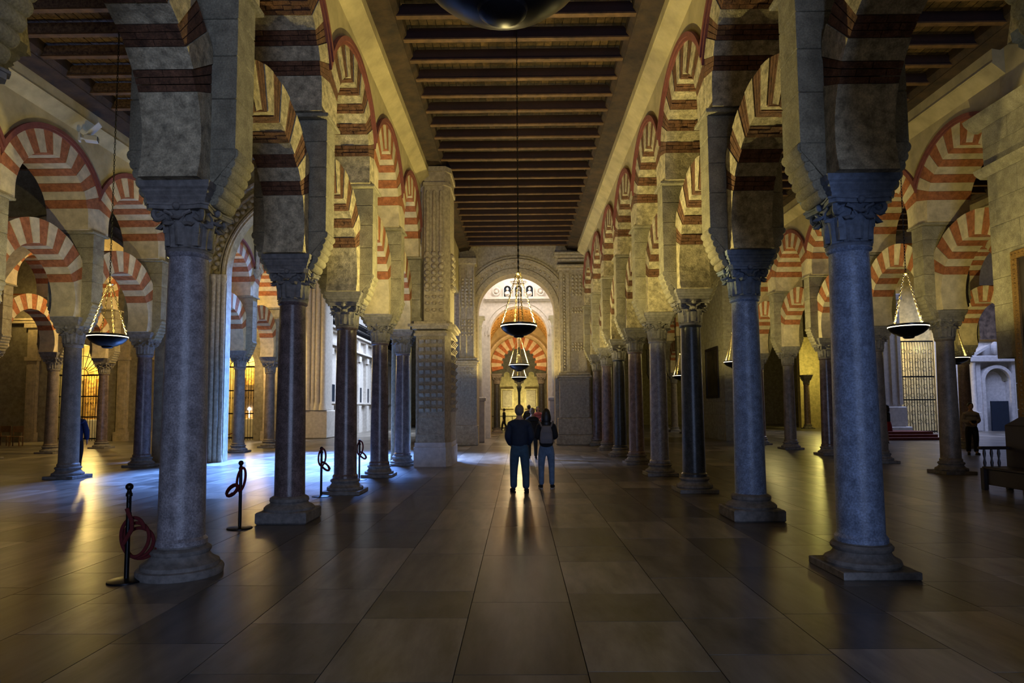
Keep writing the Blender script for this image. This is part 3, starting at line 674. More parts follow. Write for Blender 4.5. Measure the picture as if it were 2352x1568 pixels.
for i in range(9): b = MB(); b.box(-2.2 + .55 * i - .02, -2.2 + .55 * i + .02, -.02, .02, 0, 1.0); part(ra, 'post', b, 'dark_wood')
al = thing('chapel_altar', 'pale altar panel with arched frames glowing yellow at the vanishing point', 'altar', (0, 55.2, 0))
b = MB(); b.cbox(-1.9, 1.9, -.4, .2, 0, 1.3, .04); part(al, 'altar_table', b, 'chapel_yellow')
for x in (-1, 1): b = MB(); b.box(x - .55, x + .55, -.05, .2, 1.6, 3.3); part(al, 'panel', b, 'chapel_yellow'); b = MB(); b.box(x - .4, x + .4, -.1, -.05, 1.75, 3.15); part(al, 'panel_field', b, 'carved_stone')
# ------------------------------------------------------------------ transverse cathedral arch across the left aisles
wt = struct('wall_transept', archwall('wt', -10.9, -3.5, 20.5, 20.85, -6.75, 2.68, 6.0, 13, 'stone'))
for r0, r1, dy in ((2.68, 2.74, .05), (2.74, 2.80, .12), (2.86, 2.90, .08), (3.18, 3.24, .10), (3.42, 3.50, .16)):
    b = MB(); archring(b, -6.75, 6.0, r0, r1, 20.5 - dy, 20.52, 36); ob('archivolt', b.mesh('archivolt', 'carved_stone'), wt)
b = MB()
for i in range(60):
    a = pi * (i + .5) / 60; rr = 3.04 + .05 * (-1) ** i; b.ball((-6.75 + rr * cos(a), 20.46, 6.0 + rr * sin(a)), .09, 7, 5, (1, .8, 1))
ob('carved_foliage', b.mesh('carved_foliage', 'carved_stone', smooth=True), wt, kind='stuff')
for sx in (-1, 1):
    for j in range(3):
        b = MB(); b.lathe([(.1, 0), (.07, .3), (.07, 5.7), (.12, 5.85), (.12, 6.0)], 10, (-6.75 + sx * (2.76 + .14 * j), 20.45 - .03 * j, 0)); ob('jamb_shaft', b.mesh('jamb_shaft', 'carved_stone', smooth=True), wt)
wt2 = struct('wall_transept_outer', archwall('wt2', -18.4, -11.1, 20.5, 21.3, -14.7, 3.0, 4.6, 13, 'stone'))
for r0, r1, dy in ((3.0, 3.12, .06), (3.3, 3.42, .14)):
    b = MB(); archring(b, -14.7, 4.6, r0, r1, 20.5 - dy, 20.52, 30); ob('archivolt', b.mesh('archivolt', 'carved_stone'), wt2)
# vault ribs shaft on the transept wall
b = MB()
for dx in (-.09, 0, .09): b.lathe([(.06, 7.0), (.05, 7.3), (.05, 12.5)], 8, (-10.4, YK(6) + dx, 0))
b.lathe([(.05, 6.85), (.2, 7.1), (.22, 7.2)], 12, (-10.42, YK(6), 0)); 
o = struct('trim_1', b.mesh('rib_shaft', 'carved_stone', smooth=True))
# tall clustered pier at the far left of the transept
tq = thing('clustered_pier', 'tall pale clustered pier between the second and third left columns', 'pier', (-12.0, 37.2, 0))
b = MB(); b.cbox(-1.15, 1.15, -.9, .9, 0, 1.6, .06); part(tq, 'plinth', b, 'white_stone')
b = MB(); b.cbox(-.95, .95, -.75, .75, 1.6, 12.5, .05); part(tq, 'core', b, 'white_stone')
for i, (x, r) in enumerate(((-.85, .12), (-.55, .07), (-.3, .12), (0, .16), (.3, .1), (.55, .14), (.88, .16))):
    b = MB(); b.lathe([(r * 1.7, 1.6), (r * 1.3, 1.9), (r, 2.1), (r, 12.5)], 12, (x, -.78, 0)); part(tq, 'shaft', b, 'white_stone', True)
b = MB(); bumps(b, -1.0, -.85, 2.3, 9.5, 1, 34, -.76, .09, .04, 'ball'); part(tq, 'carved_foliage', b, 'gilt', True, kind='stuff')
# choir facade, white, receding on the left
fa = struct('wall_choir', MB().box(-12.3, -11.6, 38.2, 61, 0, 8.6).mesh('wcf', 'white_stone'))
b = MB()
for z, e in ((1.9, .15), (2.0, .25), (5.4, .2), (5.55, .4), (6.5, .2), (6.65, .35)): b.box(-11.65, -11.6 + e, 38.2, 61, z, z + .12)
ob('cornice', b.mesh('cornice', 'white_stone'), fa)
for i in range(9):
    y = 38.9 + 2.3 * i; b = MB(); b.box(-11.65, -11.3, y - .35, y + .35, 0, 1.9); b.box(-11.65, -11.4, y - .25, y + .25, 2.1, 5.0); b.box(-11.65, -11.3, y - .32, y + .32, 5.0, 5.4); b.box(-11.65, -11.4, y - .3, y + .3, 5.66, 6.5)
    ob('pilaster', b.mesh('pilaster', 'white_stone'), fa)
    b = MB(); b.box(-11.62, -11.58, y + .75, y + 1.5, .1, 3.2); ob('doorway', b.mesh('doorway', 'glass_dark'), fa)
br = thing('choir_balustrade', 'black iron balustrade on top of the white choir facade at left', 'railing', (-11.5, 38.2, 6.77))
[part(br, 'rail', MB().box(-.03, .03, 0, 22, z, z + .06), 'black_metal') for z in (.95, .05)]
b = MB()
for i in range(120): b.lathe([(.012, .08), (.05, .35), (.015, .5), (.04, .7), (.012, .96)], 6, (0, .09 + i * .183, 0))
part(br, 'baluster', b, 'black_metal', kind='stuff')
for j, y in enumerate((41, 46)):
    q = thing('carved_finial', f'white carved finial on the choir facade, {"nearer" if not j else "farther"} one', 'finial', (-11.9, y, 8.6))
    b = MB(); b.lathe([(.3, 0), (.2, .15), (.35, .4), (.15, .7), (.28, .95), (.1, 1.3), (.02, 1.5)], 12); part(q, 'urn', b, 'white_stone', True)
    b = MB(); b.tube([(0, .3, .2), (0, .6, .5), (0, .4, .9)], .07, 8); b.tube([(0, -.3, .2), (0, -.6, .5), (0, -.4, .9)], .07, 8); part(q, 'scroll', b, 'white_stone', True)
# ------------------------------------------------------------------ chapels at the far left with iron grilles
def chapel(cx, w, crown, y, desc, depth=2.2, lite=160, k=0):
    r = w / 2; zs = crown - r
    g = thing('iron_grille', f'black iron grille with fanlight closing {desc}', 'grille', (cx, y - .02, 0))
    n = int(w / .14)
    for i in range(n + 1):
        x = -r + w * i / n; b = MB(); b.lathe([(.014, 0), (.014, zs)], 6, (x, 0, 0)); b.lathe([(.0, 0), (.028, .05), (.028, .1), (0, .16)], 6, (x, 0, zs * .55), capb=False, capt=False); part(g, 'bar', b, 'black_metal')
    [part(g, 'rail', MB().box(-r, r, -.03, .03, z, z + .07), 'black_metal') for z in (.1, zs * .35, zs - .08, zs * .66)]
    b = MB()
    for i in range(13): a = pi * i / 12; b.tube([(.3 * cos(a), 0, zs + .3 * sin(a)), (r * cos(a), 0, zs + r * sin(a))], .016, 5)
    for rr in (.3, r * .62): b.tube([(rr * cos(pi * q / 16), 0, zs + rr * sin(pi * q / 16)) for q in range(17)], .018, 5)
    part(g, 'fanlight', b, 'black_metal')
    struct('wall_chapel_lining', MB().box(cx - r - .3, cx + r + .3, y + 2.05, y + 2.15, 0, 5.5).mesh('lining', 'chapel_yellow'))
    a = thing('chapel_altarpiece', f'gilded altarpiece glowing inside {desc}', 'altarpiece', (cx, y + depth - .25, 0))
    b = MB(); b.cbox(-r * .8, r * .8, -.3, .2, 0, 1.15, .03); part(a, 'altar_table', b, 'white_stone')
    b = MB(); b.box(-r * .75, r * .75, 0, .2, 1.15, 4.2); part(a, 'retable', b, 'altar_gold')
    for x in (-.7, -.28, .28, .7): b = MB(); b.lathe([(.07, 1.2), (.05, 1.3), (.05, 3.3), (.08, 3.5)], 8, (x * r, -.06, 0)); part(a, 'gilt_column', b, 'gilt', True)
    b = MB(); b.box(-r * .22, r * .22, -.03, 0, 1.6, 3.1); part(a, 'painting', b, 'canvas_figure')
    b = MB(); b.tube([(0, -.1, 1.2), (0, -.1, 1.6)], .02, 6); b.ball((0, -.1, 1.7), .1, 8, 6); part(a, 'candle_lamp', b, 'lamp_white', True)
    point('chapel_light', (cx, y + .8, zs + .5), lite, (1.0, .72, .22), .15)
def chapel_wall(name, xa, xb, y, holes, top=12.8):
    b = MB(); xs = xa
    for cx, w_, crown in sorted(holes):
        r = w_ / 2; zs = crown - r; b.box(xs, cx - r, y, y + .7, 0, top); xs = cx + r
        for i in range(20):
            a0, a1 = pi * i / 20, pi * (i + 1) / 20
            b.prism([(cx + r * cos(a0), zs + r * sin(a0)), (cx + r * cos(a0), top), (cx + r * cos(a1), top), (cx + r * cos(a1), zs + r * sin(a1))], y, y + .7, 'xz')
    b.box(xs, xb, y, y + .7, 0, top); b.box(xa, xb, y + 2.5, y + 2.7, 0, top)
    b.box(xa, xb, y + .7, y + 2.5, 5.6, 5.8)
    return struct(name, b.mesh(name, 'stone'))
HL = [(-24.1, 3.3, 5.3), (-15.6, 2.3, 5.2)]
cw = chapel_wall('wall_chapels', -32, -13.0, 35, HL)
chapel(-24.1, 3.3, 5.3, 35.3, 'the left chapel behind the aisle', lite=480)
chapel(-15.6, 2.3, 5.2, 35.3, 'the chapel seen between the first two left columns', lite=480)
for i, x in enumerate((-29, -26.6, -21.6, -19.6, -17.6, -13.6)):
    b = MB(); b.box(x - .35, x + .35, 34.7, 35.05, 0, .5); b.box(x - .28, x + .28, 34.8, 35.05, .5, 4.4); b.box(x - .35, x + .35, 34.7, 35.05, 4.4, 4.6); b.box(x - .28, x + .28, 34.8, 35.05, 4.6, 6.2); b.box(x - .4, x + .4, 34.65, 35.05, 6.2, 6.45)
    b.box(x - .18, x + .18, 34.77, 34.8, .7, 4.2); ob('pilaster', b.mesh('pilaster', 'cream'), cw)
b = MB(); b.box(-32, -13, 34.6, 35.05, 6.45, 6.6); b.box(-32, -13, 34.5, 35.05, 6.6, 6.7); ob('cornice', b.mesh('cornice', 'cream'), cw)
point('outer_left_warm', (-26.6, 33.6, 6.9), 60, (1, .66, .2), .1); point('pier_warm', (-13.3, 33.6, 4.2), 160, (1.0, .66, .28), .1); point('transept_arch_warm', (-14.0, 25.4, 6.4), 900, (1.0, .68, .22), .2)
# ------------------------------------------------------------------ right side: buttress, painting, bench
bt = thing('stone_buttress', 'big pale stone buttress with two cornices at the right edge', 'buttress', (10.6, 0, 0))
def blocks(parent, x0, x1, y0, y1, z0, z1, nh, L, m):
    h = (z1 - z0) / nh
    for j in range(nh):
        y = y0 - (L / 2 if j % 2 else 0)
        while y < y1:
            a, c = max(y, y0), min(y + L, y1)
            if c - a > .05: part(parent, 'stone_block', MB().cbox(x0, x1, a + .003, c - .003, z0 + j * h + .003, z0 + (j + 1) * h - .003, .006), m)
            y += L
blocks(bt, -.7, .7, 9.0, 12.95, 0, 2.6, 5, 1.2, 'stone'); blocks(bt, -.7, .7, 9.0, 13.4, 2.6, 6.45, 7, 1.2, 'stone'); blocks(bt, -.72, .72, 9.0, 13.45, 6.62, 7.5, 2, 1.5, 'stone')
b = MB(); b.prism([(-.7, 6.45), (-.82, 6.54), (-.85, 6.62), (.85, 6.62), (.82, 6.54), (.7, 6.45)], 9, 13.6, 'xz'); part(bt, 'cornice', b, 'stone')
b = MB(); b.prism([(-.72, 7.5), (-.80, 7.55), (-.92, 7.68), (-.95, 7.75), (.95, 7.75), (.92, 7.68), (.80, 7.55), (.72, 7.5)], 9, 13.7, 'xz'); part(bt, 'cornice', b, 'stone')
struct('wall_over_buttress', MB().box(9.98, 11.02, 5, 13.0, 7.75, 9.0).mesh('wob', 'plaster'))
def frame(name, label, loc, rz, w, h, m, fm='gilt', fw=.12, dep=.06, beads=False):
    f = thing(name, label, 'painting', loc, rz)
    b = MB(); b.box(-w / 2 + fw * .6, w / 2 - fw * .6, -.02, .0, fw * .6, h - fw * .6); part(f, 'canvas', b, m)
    for x0, x1, z0, z1 in ((-w / 2, w / 2, 0, fw), (-w / 2, w / 2, h - fw, h), (-w / 2, -w / 2 + fw, fw, h - fw), (w / 2 - fw, w / 2, fw, h - fw)):
        b = MB(); b.cbox(x0, x1, -dep, 0, z0, z1, .015)
        if beads:
            n = int(max(x1 - x0, z1 - z0) / .09)
            for i in range(n): u = (i + .5) / n; b.ball((x0 + (x1 - x0) * u if x1 - x0 > z1 - z0 else (x0 + x1) / 2, -dep, (z0 + z1) / 2 if x1 - x0 > z1 - z0 else z0 + (z1 - z0) * u), .03, 6, 4)
        part(f, 'frame_bar', b, fm)
    return f
frame('framed_painting', 'huge dark painting in beaded gilt frame cut off by the right edge', (9.88, 11.35, 1.0), -pi / 2, 2.9, 3.7, 'canvas_dark', beads=True, fw=.16)
bn = thing('church_bench', 'dark carved wooden bench under the framed painting at right edge', 'bench', (9.35, 11.6, 0), -pi / 2)
b = MB(); b.cbox(-1.3, 1.3, -.25, .3, .40, .45, .01); part(bn, 'seat', b, 'dark_wood')
b = MB(); b.cbox(-1.3, 1.3, .24, .3, .42, 1.25, .01); b.prism([(-1.3, 1.25), (-.9, 1.42), (.9, 1.42), (1.3, 1.25)], .24, .3, 'xz'); part(bn, 'backrest', b, 'dark_wood')
b = MB(); b.cbox(-1.25, 1.25, -.22, -.18, .1, .40, .01); part(bn, 'front_panel', b, 'dark_wood')
for sx in (-1, 1):
    b = MB(); b.cbox(sx * 1.26 - .05, sx * 1.26 + .05, -.32, .3, .78, .84, .015); part(bn, 'armrest', b, 'dark_wood')
    for yy in (-.24, .24): b = MB(); b.cbox(sx * 1.26 - .045, sx * 1.26 + .045, yy - .045, yy + .045, 0, .42, .008); part(bn, 'leg', b, 'dark_wood')
    for yy in (-.22, -.08, .06): b = MB(); b.lathe([(.02, .45), (.03, .52), (.015, .6), (.03, .7), (.02, .78)], 8, (sx * 1.26, yy, 0)); part(bn, 'spindle', b, 'dark_wood', True)
# pier with dark painting in the right aisle
rp = thing('masonry_pier', 'plain square pier carrying a dark painting beyond the right aisle', 'pier', (10.8, 33.6, 0))
blocks(rp, -.75, .75, -2.0, 2.0, 0, 8.9, 14, 1.3, 'stone')
frame('dark_painting', 'dark framed painting hanging on the plain pier in the right aisle', (10.03, 33.5, 2.1), -pi / 2, 2.1, 2.6, 'canvas_dark', 'dark_wood', .14)
# far right: fluted pilaster, grilles, steps, white altar wall with painting
fp = thing('fluted_pilaster', 'pale fluted cathedral pilaster on a stepped base right of the blue-grey column', 'pilaster', (20.4, 36.3, 0))
b = MB(); b.cbox(-1.2, 1.2, -.5, .5, 0, .5, .05); b.cbox(-1.0, 1.0, -.4, .5, .5, 1.6, .05); part(fp, 'base', b, 'white_stone')
b = MB(); b.box(-.85, .85, -.2, .5, 1.6, 7.5); part(fp, 'body', b, 'white_stone')
for x in (-.8, -.4, 0, .4, .8): b = MB(); b.cbox(x - .09, x + .09, -.28, -.2, 1.7, 7.3, .02); part(fp, 'fillet', b, 'white_stone')
b = MB(); b.cbox(-1, 1, -.4, .5, 7.5, 7.9, .06); part(fp, 'capital', b, 'white_stone')
HR = [(23.6, 3.4, 6.5)]
struct('wall_altar', MB().box(27.0, 37.9, 42, 42.6, 0, 12).mesh('wal', 'white_stone'))
struct('wall_grille', chapel_wall('x', 21.5, 27, 39, HR).data) if False else None
def grille_far(x, y, w, h, label):
    g = thing('iron_grille', label, 'grille', (x, y, 0)); n = int(w / .16)
    for i in range(n + 1): b = MB(); b.box(-w / 2 + w * i / n - .015, -w / 2 + w * i / n + .015, -.015, .015, 0, h); part(g, 'bar', b, 'black_metal')
    [part(g, 'rail', MB().box(-w / 2, w / 2, -.03, .03, z, z + .08), 'black_metal') for z in (.05, h * .35, h * .6, h - .08)]
    b = MB()
    for i in range(6):
        for j in range(9):
            cx = -w / 2 + w * (i + .5) / 6; cz = .4 + (h - .8) * (j + .5) / 9; b.tube([(cx + .13 * cos(q), -.01, cz + .13 * sin(q)) for q in [2 * pi * k / 8 for k in range(8)]], .014, 4, closed=True)
    part(g, 'scrollwork', b, 'black_metal', kind='stuff')
grille_far(24.1, 39.5, 2.4, 5.6, 'tall scrolled iron grille lit from behind, left of the brown column at right')
grille_far(21.9, 40.5, 1.8, 4.0, 'shorter dark grille between the fluted pilaster and the tall scrolled grille')
wr = struct('wall_chapel_right', MB().box(20.5, 27, 42.2, 42.6, 0, 12).mesh('wcr', 'chapel_yellow'))
point('right_chapel_light', (23.6, 41.0, 5.2), 420, (1, .78, .28), .25)
ap = thing('white_altarpiece', 'white stone altarpiece with pediment and niche at far right', 'altarpiece', (30.6, 41.7, 0))
b = MB()
for x in (-1.5, 1.5): b.cbox(x - .25, x + .25, -.35, .3, 0, 1.2, .03); b.lathe([(.2, 1.2), (.16, 1.4), (.15, 4.2), (.2, 4.4)], 12, (x, -.1, 0))
part(ap, 'column_pair', b, 'white_stone', True)
b = MB(); archring(b, 0, 3.2, .8, 1.0, -.2, .3, 16); b.box(-1.0, -.8, -.2, .3, 0, 3.2); b.box(.8, 1.0, -.2, .3, 0, 3.2); b.box(-1.3, -1.0, -.1, .3, 0, 4.4); b.box(1, 1.3, -.1, .3, 0, 4.4); part(ap, 'niche_frame', b, 'white_stone')
b = MB(); b.lathe([(.8, 0), (.75, .15), (.4, .4), (0, .5)], 16, (0, .05, 3.2), capb=False, capt=False, a0=0, a1=pi, ax='y'); part(ap, 'shell', b, 'stone', True)
b = MB(); b.cbox(-1.9, 1.9, -.35, .3, 4.4, 4.8, .04); b.prism([(-1.8, 4.8), (-.5, 5.5), (-.5, 5.35), (-1.4, 4.8)], -.3, .3, 'xz'); b.prism([(1.8, 4.8), (.5, 5.5), (.5, 5.35), (1.4, 4.8)], -.3, .3, 'xz'); b.ball((0, -.1, 5.3), .35, 10, 8, (.8, .6, 1.2)); part(ap, 'pediment', b, 'white_stone')
b = MB(); b.box(-.55, .55, -.25, -.15, 0, 1.9); part(ap, 'doorway', b, 'glass_dark')
frame('tall_painting', 'tall gilt-framed painting of a standing figure above the white altarpiece', (30.5, 41.95, 5.75), 0, 2.1, 3.7, 'canvas_figure', 'gilt', .14)
pk = thing('pink_column', 'rose-coloured column flanking the white altarpiece at the right edge', 'column', (33.4, 41.2, 0))
b = MB(); b.cbox(-.5, .5, -.5, .5, 0, 1.3, .05); part(pk, 'pedestal', b, 'white_stone'); b = MB(); b.lathe([(.35, 1.3), (.3, 1.5), (.27, 5.6), (.35, 5.8)], 18); part(pk, 'shaft', b, 'shaft_rose', True); b = MB(); b.cbox(-.45, .45, -.45, .45, 5.8, 6.3, .06); part(pk, 'capital', b, 'white_stone')
st = thing('altar_steps', 'dark red carpeted steps left of the brown column at right', 'steps', (18.5, 31, 0))
for i in range(3): b = MB(); b.cbox(-1.5, 1.6, -.0 + .35 * i, 2.5, .13 * i, .13 * (i + 1), .01); part(st, 'step', b, 'red_trim')
for sgn, yy in ((1, 47.9),):
    yw = struct('wall_yellow_far', MB().box(21.7, 27, 50, 50.5, 0, 7).mesh('yw', 'chapel_yellow')); b = MB(); b.box(23.4, 24.5, 49.95, 50.02, 0, 3.2); ob('doorway', b.mesh('doorway', 'glass_dark'), yw)
point('yellow_wall_light', (22, 47.5, 4.6), 260, (1, .85, .22), .2)
column(21.2, 47.8, 'slim rosy column against the far yellow wall in the right aisle', 'shaft_rose')
point('right_far_warm', (14, 36, 6), 260, WARM, .2)
# ------------------------------------------------------------------ floodlight on left wall
fd = thing('floodlight', 'small white floodlight with flap bracketed on the upper left wall', 'floodlight', (-10.3, 14.9, 8.2), .4)
b = MB(); b.cbox(-.05, .22, -.1, .1, -.12, .02, .02); part(fd, 'housing', b, 'white_paint')
b = MB(); b.add([(.0, -.14, .03), (.25, -.14, .33), (.27, .14, .33), (.02, .14, .03), (.0, -.14, .05), (.25, -.14, .35), (.27, .14, .35), (.02, .14, .05)], [(0, 3, 2, 1), (4, 5, 6, 7), (0, 1, 5, 4), (1, 2, 6, 5), (2, 3, 7, 6), (3, 0, 4, 7)]); part(fd, 'visor', b, 'white_paint')
b = MB(); b.tube([(-.15, 0, -.05), (0, 0, -.05)], .03, 8); b.box(-.17, -.13, -.07, .07, -.14, .06); part(fd, 'bracket', b, 'white_paint')
b = MB(); b.box(.22, .235, -.08, .08, -.1, 0); part(fd, 'lens', b, 'glass_dark')
# ------------------------------------------------------------------ rope stanchions
def stanchion(x, y, label, rope=None, h=.93):
    t = thing('rope_stanchion', label, 'stanchion', (x, y, 0))
    part(t, 'base_plate', MB().lathe([(.17, 0), (.17, .012), (.15, .018), (.03, .03)], 28), 'black_metal', True)
    part(t, 'post', MB().lathe([(.022, .02), (.022, h - .12), (.03, h - .115), (.03, h - .09), (.022, h - .08), (.018, h - .05)], 14), 'black_metal', True)
    part(t, 'knob', MB().ball((0, 0, h - .025), .036, 14, 10), 'black_metal', True)
    if rope == 'a':
        r = MB(); p = []
        for i in range(100):
            i = i * .6; a = 2 * pi * i / 20; rr = .12 + .012 * sin(i * .35); p.append((.03 + rr * cos(a + .4) * (1 + .005 * i) + .0005 * i, .03 + .0015 * i, .42 + (.19 - .001 * i) * sin(a + .4) - .00175 * i))
        r.tube(p, .017, 8); r.tube([(0, -.03, .7), (.05, -.03, .58), (.05, -.02, .5), (-.03, -.03, .35)], .02, 8); o_ = part(t, 'coiled_rope', r, 'rope', True, label='dark red velvet rope coiled on the post')
        part(t, 'hook_chain', link_chain((.02, -.03, .8), (.04, -.03, .64), .03, .003, .008), 'black_metal')
    if rope in ('b', 'c'):
        s = 1 if rope == 'c' else -1; r = MB(); p = []
        for i in range(26): a = 2 * pi * i / 25; p.append((.02 + .06 * cos(a) + (.035 * sin(a) if s > 0 else 0), -.03, (.68 if s < 0 else .74) + .15 * sin(a) - .06 * cos(a) * s))
        r.tube(p, .017, 8); p = []
        for i in range(40): a = 2 * pi * i / 14; p.append((s * .09 + .085 * cos(a) * (1 - .004 * i), -.035 - .0012 * i, (.52 if s < 0 else .56) + .06 * sin(a) + s * -.05 * cos(a) + .0006 * i))
        r.tube(p, .018, 8); part(t, 'coiled_rope', r, 'rope', True, label='dark red velvet rope looped and knotted on the post')
    return t
stanchion(-3.83, 6.35, 'black stanchion with coiled red rope left of the nearest left column', 'a')
stanchion(-3.92, 9.1, 'black stanchion with looped red rope left of the second left column', 'b')
stanchion(-3.78, 12.35, 'black stanchion with knotted red rope leaning on the third left column', 'c')
stanchion(-3.76, 15.2, 'farthest black stanchion with knotted red rope before the fourth left column', 'c')
stanchion(-11.9, 27.6, 'thin rope post before the glowing chapel on the left', h=.9)
stanchion(-12.0, 31.2, 'thin rope post farther back beside the chapel on the left', h=.9)
b = MB(); b.tube([(-14.8 + 2.9 * i / 12, 27.9 - .3 * i / 12, .8 - .35 * sin(pi * i / 12)) for i in range(13)], .02, 8)
ob('barrier_rope', b.mesh('barrier_rope', 'rope', smooth=True), label='thin red rope sagging before the chapel grille on the left', cat='rope')
stanchion(27.6, 35.5, 'rope post before the white altarpiece at far right'); stanchion(31.0, 35.2, 'rope post at right edge before the rose column')
b = MB(); b.tube([(27.6 + 3.4 * i / 12, 35.5 - .3 * i / 12, .85 - .3 * sin(pi * i / 12)) for i in range(13)], .025, 8)
ob('barrier_rope', b.mesh('barrier_rope', 'rope', smooth=True), label='red rope across the front of the white altarpiece at far right', cat='rope')
# benches stacked far left
for i in range(3):
    q = thing('wooden_chair', f'small wooden chair before the left chapel, {["nearest", "middle", "farthest"][i]} of three', 'chair', (-23.9 - 1.0 * i, 30.5 + .5 * i, 0), .3)
    part(q, 'seat', MB().cbox(-.22, .22, -.22, .22, .43, .47, .01), 'wood_tan'); part(q, 'backrest', MB().cbox(-.22, .22, .19, .22, .65, .95, .01), 'wood_tan')
    for sx in (-.2, .2):
        part(q, 'leg', MB().box(sx - .02, sx + .02, -.21, -.17, 0, .43), 'wood_tan'); part(q, 'leg', MB().box(sx - .02, sx + .02, .18, .22, 0, .95), 'wood_tan')
# ------------------------------------------------------------------ people
def skin_mesh(name, verts, edges, radii, m, sub=2):
    me = bpy.data.meshes.new(name); me.from_pydata(verts, edges, []); o = bpy.data.objects.new(name, me); C.objects.link(o)
    sk = o.modifiers.new('s', 'SKIN'); sk.use_smooth_shade = True
    for i, r in enumerate(radii):
        v = me.skin_vertices[0].data[i]; v.radius = r if isinstance(r, tuple) else (r, r); v.use_root = (i == 0)
    su = o.modifiers.new('u', 'SUBSURF'); su.levels = sub; su.render_levels = sub
    dg = bpy.context.evaluated_depsgraph_get(); dg.update(); n = bpy.data.meshes.new_from_object(o.evaluated_get(dg)); n.name = name
    bpy.data.objects.remove(o); bpy.data.meshes.remove(me)
    n.materials.clear(); n.materials.append(M[m])
    n.polygons.foreach_set('use_smooth', [True] * len(n.polygons)); return n
def chainm(name, pts, radii, m, sub=2): return skin_mesh(name, pts, [(i, i + 1) for i in range(len(pts) - 1)], radii, m, sub)
def person(label, x, y, rz, h=1.72, top='navy', legs='jeans', hair='hair_dark', long_hair=False, arms='pocket', shoes='black_cloth', spread=.11, step=0.0, skirt=None, backpack=False, coat=0, fem=False, camera=False, detail=True, lean=0.0, headyaw=0):
    p = thing('person', label, 'person', (x, y, 0), rz); s = h / 1.72; p.scale = (s, s, s)
    sw = .19 if not fem else .165; hw = .095; bk = 1 if not fem else .88
    # joints; figure faces +y locally (back towards -y)
    fL = (-spread, step, .08); fR = (spread, -step, .08)
    if arms == 'pocket': eL, wL = (-sw - .055, -.06, 1.12), (-sw + .02, .10, .94)
    elif arms == 'front': eL, wL = (-sw - .04, -.03, 1.14), (-.10, .22, 1.10)
    else: eL, wL = (-sw - .06, -.02, 1.13), (-sw - .07, .04, .87)
    eR, wR = (-eL[0], eL[1], eL[2]), (-wL[0], wL[1], wL[2])
    V = [(0, 0, .95), (0, -.01, 1.12), (0, 0, 1.30), (0, .0, 1.42), (0, .0, 1.50), (0, .02, 1.58)]
    R = [(.10 * bk, .08), (.11 * bk, .085), (.13 * bk, .09), (.10, .08), (.055, .055), (.06, .065)]
    E = [(0, 1), (1, 2), (2, 3), (3, 4), (4, 5)]
    def addc(par, pts, rs):
        i0 = par
        for q, r in zip(pts, rs): V.append(q); R.append(r); E.append((i0, len(V) - 1)); i0 = len(V) - 1
        return i0
    kL = ((-hw - fL[0] * 0 - spread * .15), (fL[1]) * .5 + .03, .52); kR = ((hw + spread * .15), fR[1] * .5 + .03, .52)
    addc(0, [(-hw, 0, .86), kL, (fL[0], fL[1] - .01, .12), (fL[0], fL[1] + .10, .04)], [.075, .055, .042, .035])
    addc(0, [(hw, 0, .86), kR, (fR[0], fR[1] - .01, .12), (fR[0], fR[1] + .10, .04)], [.075, .055, .042, .035])
    hl = addc(3, [(-sw + .015, 0, 1.37), eL, wL], [.06, .042, .03]); hr = addc(3, [(sw - .015, 0, 1.37), eR, wR], [.06, .042, .03])
    for hnd, wr_, sg in ((hl, wL, -1), (hr, wR, 1)):
        d = Vector((-.05 * sg, .05, -.06)) if arms != 'down' else Vector((0, .01, -.09)); d = d.normalized()
        side = d.cross(Vector((sg, .2, .1))).normalized(); palm = Vector(wr_) + d * .06
        V.append(tuple(palm)); R.append((.03, .016)); E.append((hnd, len(V) - 1)); pi_ = len(V) - 1
        for f in range(4):
            q1 = palm + d * .045 + side * (.012 * (f - 1.5) * 1.6); q2 = q1 + d * (.03, .038, .036, .026)[f] + Vector((-.01 * sg, .006, 0))
            V.append(tuple(q1)); R.append(.009); E.append((pi_, len(V) - 1)); V.append(tuple(q2)); R.append(.007); E.append((len(V) - 2, len(V) - 1))
        q1 = palm + side * .035; q2 = q1 + d * .03 + side * .01
        V.append(tuple(q1)); R.append(.01); E.append((pi_, len(V) - 1)); V.append(tuple(q2)); R.append(.008); E.append((len(V) - 2, len(V) - 1))
    ob('body', skin_mesh('body', V, E, R, 'skin', 1), p)
    # head with face
    hd = MB(); hd.ball((0, .015, 1.625), .095, 16, 12, (.82, 1.0, 1.22)); hd.ball((0, .09, 1.57), .045, 10, 8, (.9, .7, .8))
    hd.add([(-.014, .105, 1.60), (.014, .105, 1.60), (0, .098, 1.645), (0, .132, 1.605)], [(0, 1, 3), (1, 2, 3), (2, 0, 3), (0, 2, 1)])
    for sx in (-1, 1): hd.ball((sx * .081, .01, 1.615), .028, 8, 6, (.35, .7, 1.1)); hd.ball((sx * .032, .095, 1.638), .013, 8, 6)
    hd.tube([(-.026, .108, 1.568), (0, .116, 1.565), (.026, .108, 1.568)], .007, 6)
    ho = ob('head', hd.mesh('head', 'skin', smooth=60), p)
    hh = MB(); hh.ball((0, -.012, 1.650), .106, 16, 12, (.87, 1.02, 1.10))
    if long_hair: hh.ball((0, -.045, 1.55), .12, 14, 12, (.92, .72, 1.5)); hh.ball((0, -.06, 1.43), .10, 12, 10, (1.0, .6, 1.1))
    ob('hair', hh.mesh('hair', hair, smooth=60), p)
    tt = .012
    jm = [(0, 0, .86 - coat), (0, -.01, 1.08), (0, -.005, 1.30), (0, 0, 1.42), (0, .0, 1.49)]
    jr = [(.185 * bk, .145), (.20 * bk, .15), (.215 * bk, .15), (.14, .12), (.075, .08)]
    V2 = list(jm); R2 = list(jr); E2 = [(i, i + 1) for i in range(4)]
